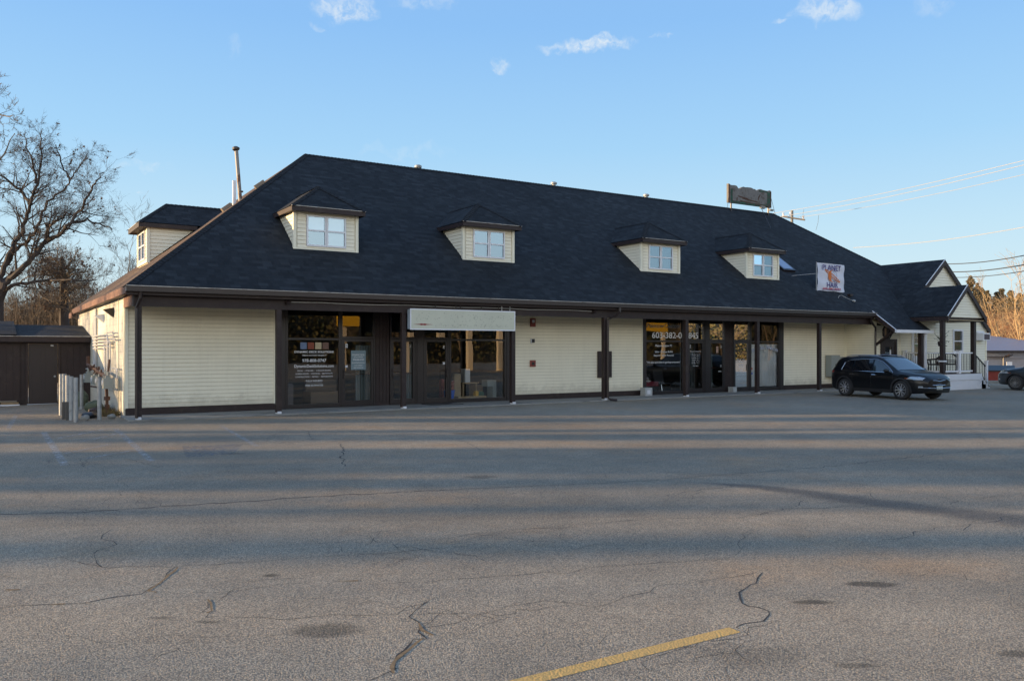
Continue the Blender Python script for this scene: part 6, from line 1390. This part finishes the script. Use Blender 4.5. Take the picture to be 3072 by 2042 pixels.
def make_car(label, paint, glass, loc, rz, scale, alloy, spokes=5, grp=None, rails=True):
    C = thing('parked_car', label, 'car', loc, rz, grp); C.scale = (scale,)*3
    xs = [-2.245]+[-2.2+i*.1 for i in range(45)]+[2.235, 2.25]; xs = [x for x in xs if x <= 2.25]; xs = sorted(set(round(x, 4) for x in xs))
    mb = MB(); ring = []
    for x in xs:
        h = sec(x); full = [(y, z) for y, z in h]+[(-y, z) for y, z in h[-2:0:-1]]; ring.append(len(mb.v)); mb.v += [Vector((x, y, z)) for y, z in full]; n = len(full)
    for a, b in zip(ring, ring[1:]):
        for i in range(n): j = (i+1) % n; mb.f.append((a+i, a+j, b+j, b+i)); mb.uv.append(None); mb.m.append(0)
    mb.f.append(tuple(ring[0]+i for i in range(n))); mb.f.append(tuple(ring[-1]+i for i in range(n))[::-1]); mb.uv += [None]*2; mb.m += [0]*2
    body = mb.build('body', paint, C, smooth=True, local=True)
    cut = MB()
    for ax in (-1.335, 1.335):
        for s_ in (-1, 1): cut.tube([(ax, s_*.60, .35), (ax, s_*1.1, .35)], .405, 28)
    co = cut.build('cutter', paint, None); bo = body.modifiers.new('b', 'BOOLEAN'); bo.operation = 'DIFFERENCE'; bo.object = co; bo.solver = 'EXACT'
    C_loc = C.matrix_world.copy(); bpy.context.view_layer.update(); co.matrix_world = C.matrix_world; bpy.context.view_layer.update()
    dg = bpy.context.evaluated_depsgraph_get(); me = bpy.data.meshes.new_from_object(body.evaluated_get(dg)); body.modifiers.clear(); body.data = me; bpy.data.objects.remove(co)
    for p in me.polygons: p.use_smooth = True
    me.set_sharp_from_angle(angle=R(40))
    for ax in (-1.335, 1.335):
        for s_ in (-1, 1):                                            # wheel housings and arch lips
            q = MB()
            N_ = 24
            for i in range(N_):
                a0, a1 = math.pi*(-.06+1.12*i/N_), math.pi*(-.06+1.12*(i+1)/N_)
                def pt(a, r, off=0.0):
                    x = ax+r*math.cos(a); z = max(.24, .35+r*math.sin(a)); return Vector((x, s_*(yside(x, min(z, .95))+.012+off), z))
                q.quad([pt(a0, .40), pt(a1, .40), pt(a1, .465), pt(a0, .465)]); q.quad([pt(a0, .40), pt(a1, .40), pt(a1, .40)-Vector((0, s_*.06, 0)), pt(a0, .40)-Vector((0, s_*.06, 0))])
            q.build('wheel_arch', mat('black_plastic', (.018, .018, .02), .6), C, local=True)
    for s_ in (-1, 1): q = MB(); sidepanel(q, -.88, .88, lambda x: .235, lambda x: .37, .014, s_=s_); q.build('sill', MATS['black_plastic'], C, local=True)
    for s_, nm in ((1, 'a'), (-1, 'b')):
        lo = lambda x: 1.045-.035*(x+1.6)/2.3
        hiA = lambda x: max(lo(x)+.0, min(1.465, interp([(-1.45, 1.36), (-1.2, 1.42), (-.5, 1.47), (.1, 1.46), (.35, 1.38), (.68, 1.19), (.93, 1.02)], x)))
        for xa, xb, m in ((.02, .92, glass), (-.92, -.06, None), (-1.5, -.99, None)):
            hh = hiA if xa > -1.4 else (lambda x: lo(x)+(hiA(x)-lo(x))*min(1, max(0, (x+1.52)/.22)))
            q = MB(); sidepanel(q, xa, xb, lo, hh, .006, s_=s_); q.build('side_window', m or MATS['privacy_glass'], C, local=True, smooth=True)
        q = MB(); sidetube(q, [(-1.5, lo(-1.5)-.012), (0, lo(0)-.012), (.97, lo(.97)-.02)], .011, .008, s_); sidetube(q, [(-1.5, 1.06), (-1.43, 1.34), (-1.2, 1.435), (-.5, 1.485), (.1, 1.475), (.36, 1.40), (.7, 1.20), (.97, 1.0)], .009, .01, s_)
        q.build('chrome_trim', MATS['chrome'], C, local=True)
        for x in (.12, -.95):
            q = MB(); sidetube(q, [(x-.09, .90), (x+.09, .895)], .016, .022, s_); q.build('door_handle', MATS['chrome'], C, local=True)
        q = MB(); bmx = bmesh.new(); bmesh.ops.create_icosphere(bmx, subdivisions=2, radius=1)
        q.v = [Vector((.78+v.co.x*.085, s_*(1.0+v.co.y*.12), 1.06+v.co.z*.085)) for v in bmx.verts]; q.f = [tuple(v.index for v in f.verts) for f in bmx.faces]; q.uv = [None]*len(q.f); q.m = [0]*len(q.f); bmx.free()
        q.bar((.8, s_*.86, 1.0), (.79, s_*.95, 1.03), .08, .04); q.build('wing_mirror', paint, C, local=True, smooth=True)
        q = MB(); sidepanel(q, 1.60, 2.14, lambda x: .765+.0*x-.02*(x-1.6), lambda x: interp([(1.6, .80), (1.75, .87), (2.0, .87), (2.14, .83)], x), .008, s_=s_, n=12); q.build('headlight', mat('headlamp_glass', (.35, .4, .45), .08, metal=.4, coat=1), C, local=True, smooth=True)
        q = MB(); sidepanel(q, 1.52, 1.66, lambda x: .79, lambda x: .80+.05*(x-1.5), .010, s_=s_, n=4); q.build('turn_signal', mat('amber_lens', (.5, .13, .05), .2), C, local=True)
        q = MB(); sidepanel(q, 2.03, 2.15, lambda x: .46, lambda x: .53, .012, s_=s_, n=4); q.build('fog_lamp', MATS['headlamp_glass'], C, local=True)
        q = MB(); sidepanel(q, -2.2, -1.9, lambda x: .93, lambda x: 1.02, .008, s_=s_, n=6); q.build('tail_lamp', mat('red_lens', (.16, .008, .008), .2), C, local=True)
        if rails: q = MB(); q.tube([(x, s_*.60, ztopat(x, .9)[0]+h_) for x, h_ in ((-1.5, .01), (-1.3, .045), (-.6, .05), (.0, .04), (.25, .005))], .016, 6); q.build('roof_rail', mat('satin_silver', (.45, .46, .48), .3, metal=.8), C, local=True)
        # door shut lines
        q = MB()
        for x in (.98, -.02, -.95): sidetube(q, [(x, .40), (x, .98)], .004, .0, s_)
        q.build('door_seam', M_BLACK, C, local=True)
    def topgrid(nm, xa, xb, f, m, n=10):
        q = MB()
        for i in range(n):
            for j in range(12):
                P = []
                for a, b in ((i, j), (i+1, j), (i+1, j+1), (i, j+1)):
                    x = xa+(xb-xa)*a/n; yf = (-1+2*b/12)*f(x); z, y = ztopat(x, yf); P.append(Vector((x+.004, math.copysign(y, yf), z+.008)))
                q.quad(P)
        return q.build(nm, m, C, local=True, smooth=True)
    topgrid('windshield', .36, 1.08, lambda x: .95, MATS['windscreen'])
    topgrid('rear_window', -2.08, -1.92, lambda x: .85, MATS['privacy_glass'], 5)
    topgrid('sunroof', -1.0, .1, lambda x: .72, MATS['privacy_glass'])
    # front face
    def fx(y, z): 
        # nose x for given y,z: march back from the front until inside the section
        x = 2.26
        while x > 1.7:
            s_ = sec(x)
            if s_[0][1] <= z <= s_[-1][1] and (abs(y) <= yside(x, z) if z <= s_[9][1] else abs(y) <= s_[9][0]*1.02): return x
            x -= .01
        return x
    q = MB(); up_ = [(-.50, .64), (-.42, .735), (-.18, .73), (0, .70), (.18, .73), (.42, .735), (.50, .64)]; dn = [(.40, .57), (.2, .555), (0, .575), (-.2, .555), (-.40, .57)]
    outl = up_+dn
    ctr = (0, .64); X = 2.262
    P = [Vector((X-.12*abs(y)**2*1.6, y, z)) for y, z in outl]; cpt = Vector((X+.0, 0, .64))
    for i in range(len(P)): q.quad([cpt, P[i], P[(i+1) % len(P)]])
    q.build('grille', mat('black_mesh_grille', (.012, .012, .013), .7), C, local=True)
    q = MB(); q.tube(P+[P[0]], .014, 6); q.build('grille_trim', MATS['chrome'], C, local=True)
    q = MB(); q.tube([(fx(y, .47)+.012, y, .47-.03*(1-abs(y)/.8)) for y in [-.80+.1*i for i in range(17)]], .016, 6); q.build('bumper_trim', MATS['chrome'], C, local=True)
    q = MB(); q.box(2.262, 2.275, -.155, .155, .40, .53); q.build('licence_plate', mat('plate', (.45, .5, .46), .5, var=.2, vscale=30), C, local=True)
    q = MB(); q.tube([(2.22, 0, .775), (2.235, 0, .775)], .001, 3); q.tube([(2.205, -.045, .785), (2.215, -.02, .80), (2.215, .02, .80), (2.205, .045, .785), (2.215, .02, .77), (2.215, -.02, .77), (2.205, -.045, .785)], .008, 4); q.build('badge', MATS['chrome'], C, local=True)
    q = MB(); q.quad([(-1.30, 0, 1.60), (-1.48, 0, 1.575), (-1.46, 0, 1.64)]); q.tube([(-1.3, 0, 1.59), (-1.47, 0, 1.62)], [.02, .012], 5); q.build('antenna_fin', M_BLACK, C, local=True)
    # wheels
    proto = None
    for ax in (1.335, -1.335):
        for s_ in (-1, 1):
            if proto is None:
                q = MB(); prof = [(-.11, .24), (-.115, .30), (-.10, .345), (-.06, .36), (.06, .36), (.10, .345), (.115, .30), (.11, .24)]; NN = 32
                for k in range(NN):
                    a0, a1 = 2*math.pi*k/NN, 2*math.pi*(k+1)/NN
                    for (y0, r0), (y1, r1) in zip(prof, prof[1:]): q.quad([Vector((r0*math.cos(a0), y0, r0*math.sin(a0))), Vector((r0*math.cos(a1), y0, r0*math.sin(a1))), Vector((r1*math.cos(a1), y1, r1*math.sin(a1))), Vector((r1*math.cos(a0), y1, r1*math.sin(a0)))])
                tyre = q.build('wheel', mat('tyre_rubber', (.02, .02, .021), .85), C, local=True, smooth=True)
                q = MB(); q.tube([(0, -.04, 0), (0, .04, 0)], .242, 28); q.build('rim_barrel', mat('dark_alloy', (.02, .02, .022), .5, metal=.3), tyre, local=True)
                q = MB()
                for k in range(spokes):
                    a = 2*math.pi*k/spokes+.3
                    for da in ((-.20, .20) if spokes == 5 else (-.1, .1)):
                        e0 = Vector((.05*math.cos(a+da*.5), .075, .05*math.sin(a+da*.5))); e1 = Vector((.235*math.cos(a+da*1.5), .105, .235*math.sin(a+da*1.5))); q.bar(e0, e1, .026 if spokes == 5 else .014, .02, up=(0, 1, 0))
                for k in range(NN):
                    a0, a1 = 2*math.pi*k/NN, 2*math.pi*(k+1)/NN; q.quad([Vector((r*math.cos(a), .108, r*math.sin(a))) for r, a in ((.228, a0), (.228, a1), (.243, a1), (.243, a0))])
                q.tube([(0, .07, 0), (0, .105, 0)], [.05, .035], 12); q.build('spokes', alloy, tyre, local=True)
                proto = tyre; wl = tyre
            else: wl = copy_tree(proto, C)
            wl.location = (ax, s_*.80, .36); wl.rotation_euler = (0, 0, 0 if s_ > 0 else math.pi)
    return C
mat('privacy_glass', (.008, .009, .011), .04, spec=.7, coat=.6)
mat('windscreen', (.03, .04, .045), .05, spec=.8, coat=.8, metal=.1)
mat('front_glass', (.02, .028, .03), .04, spec=.9, coat=.8)
M_ALLOY = mat('machined_alloy', (.62, .64, .68), .25, metal=.7)
hd = R(8)
# heading (-sin8, -cos8): local +x forward
make_car('black compact suv with chrome window trim parked askew in front of the porch', mat('black_car_paint', (.003, .004, .006), .35, coat=.3, spec=.25), MATS['front_glass'], (28.2, 18.6, 0), math.atan2(-math.cos(hd), -math.sin(hd)), .95, M_ALLOY)
p = gp(3046, 1170); th = R(93)
hx, hy = math.cos(th), math.sin(th); sc = .93
ctr = Vector((p.x, p.y, 0)) - Vector((hx, hy, 0))*1.335*sc - Vector((-hy, hx, 0))*.9*sc
# the visible flank is the left one (+y local is to the left of the heading)
make_car('dark slate coloured suv with only its nose in view at the right edge', mat('slate_car_paint', (.012, .019, .025), .35, coat=.5), MATS['front_glass'], (ctr.x, ctr.y, gz(ctr.x, ctr.y)), th, sc, mat('grey_alloy', (.3, .29, .28), .35, metal=.6), spokes=10)

# vehicle mirrored in the shop window
VN = thing('white_van', 'white van behind the camera mirrored in the window beside door E', 'van', (31, -2, 0)); q = MB(); poly = [(-2.6, .4), (2.5, .4), (2.55, .9), (2.1, 1.25), (1.4, 2.0), (1.1, 2.5), (-2.6, 2.6)]
q.prism(poly, -1, 1); q.xf(Matrix.Translation((36.6, -8, -.25)) @ Matrix.Rotation(R(115), 4, 'Z')); q.build('body', mat('cream_van_paint', (.42, .38, .32), .35, coat=.3), VN)
q = MB(); q.quad([(2.13, -.85, 1.28), (2.13, .85, 1.28), (1.45, .8, 1.98), (1.45, -.8, 1.98)]); q.quad([(2.56, -.5, .55), (2.56, .5, .55), (2.56, .5, .88), (2.56, -.5, .88)]); q.xf(Matrix.Translation((36.6, -8, -.23)) @ Matrix.Rotation(R(115), 4, 'Z') @ Matrix.Translation((.10, 0, .05))); q.build('windshield', M_BLACK, VN)
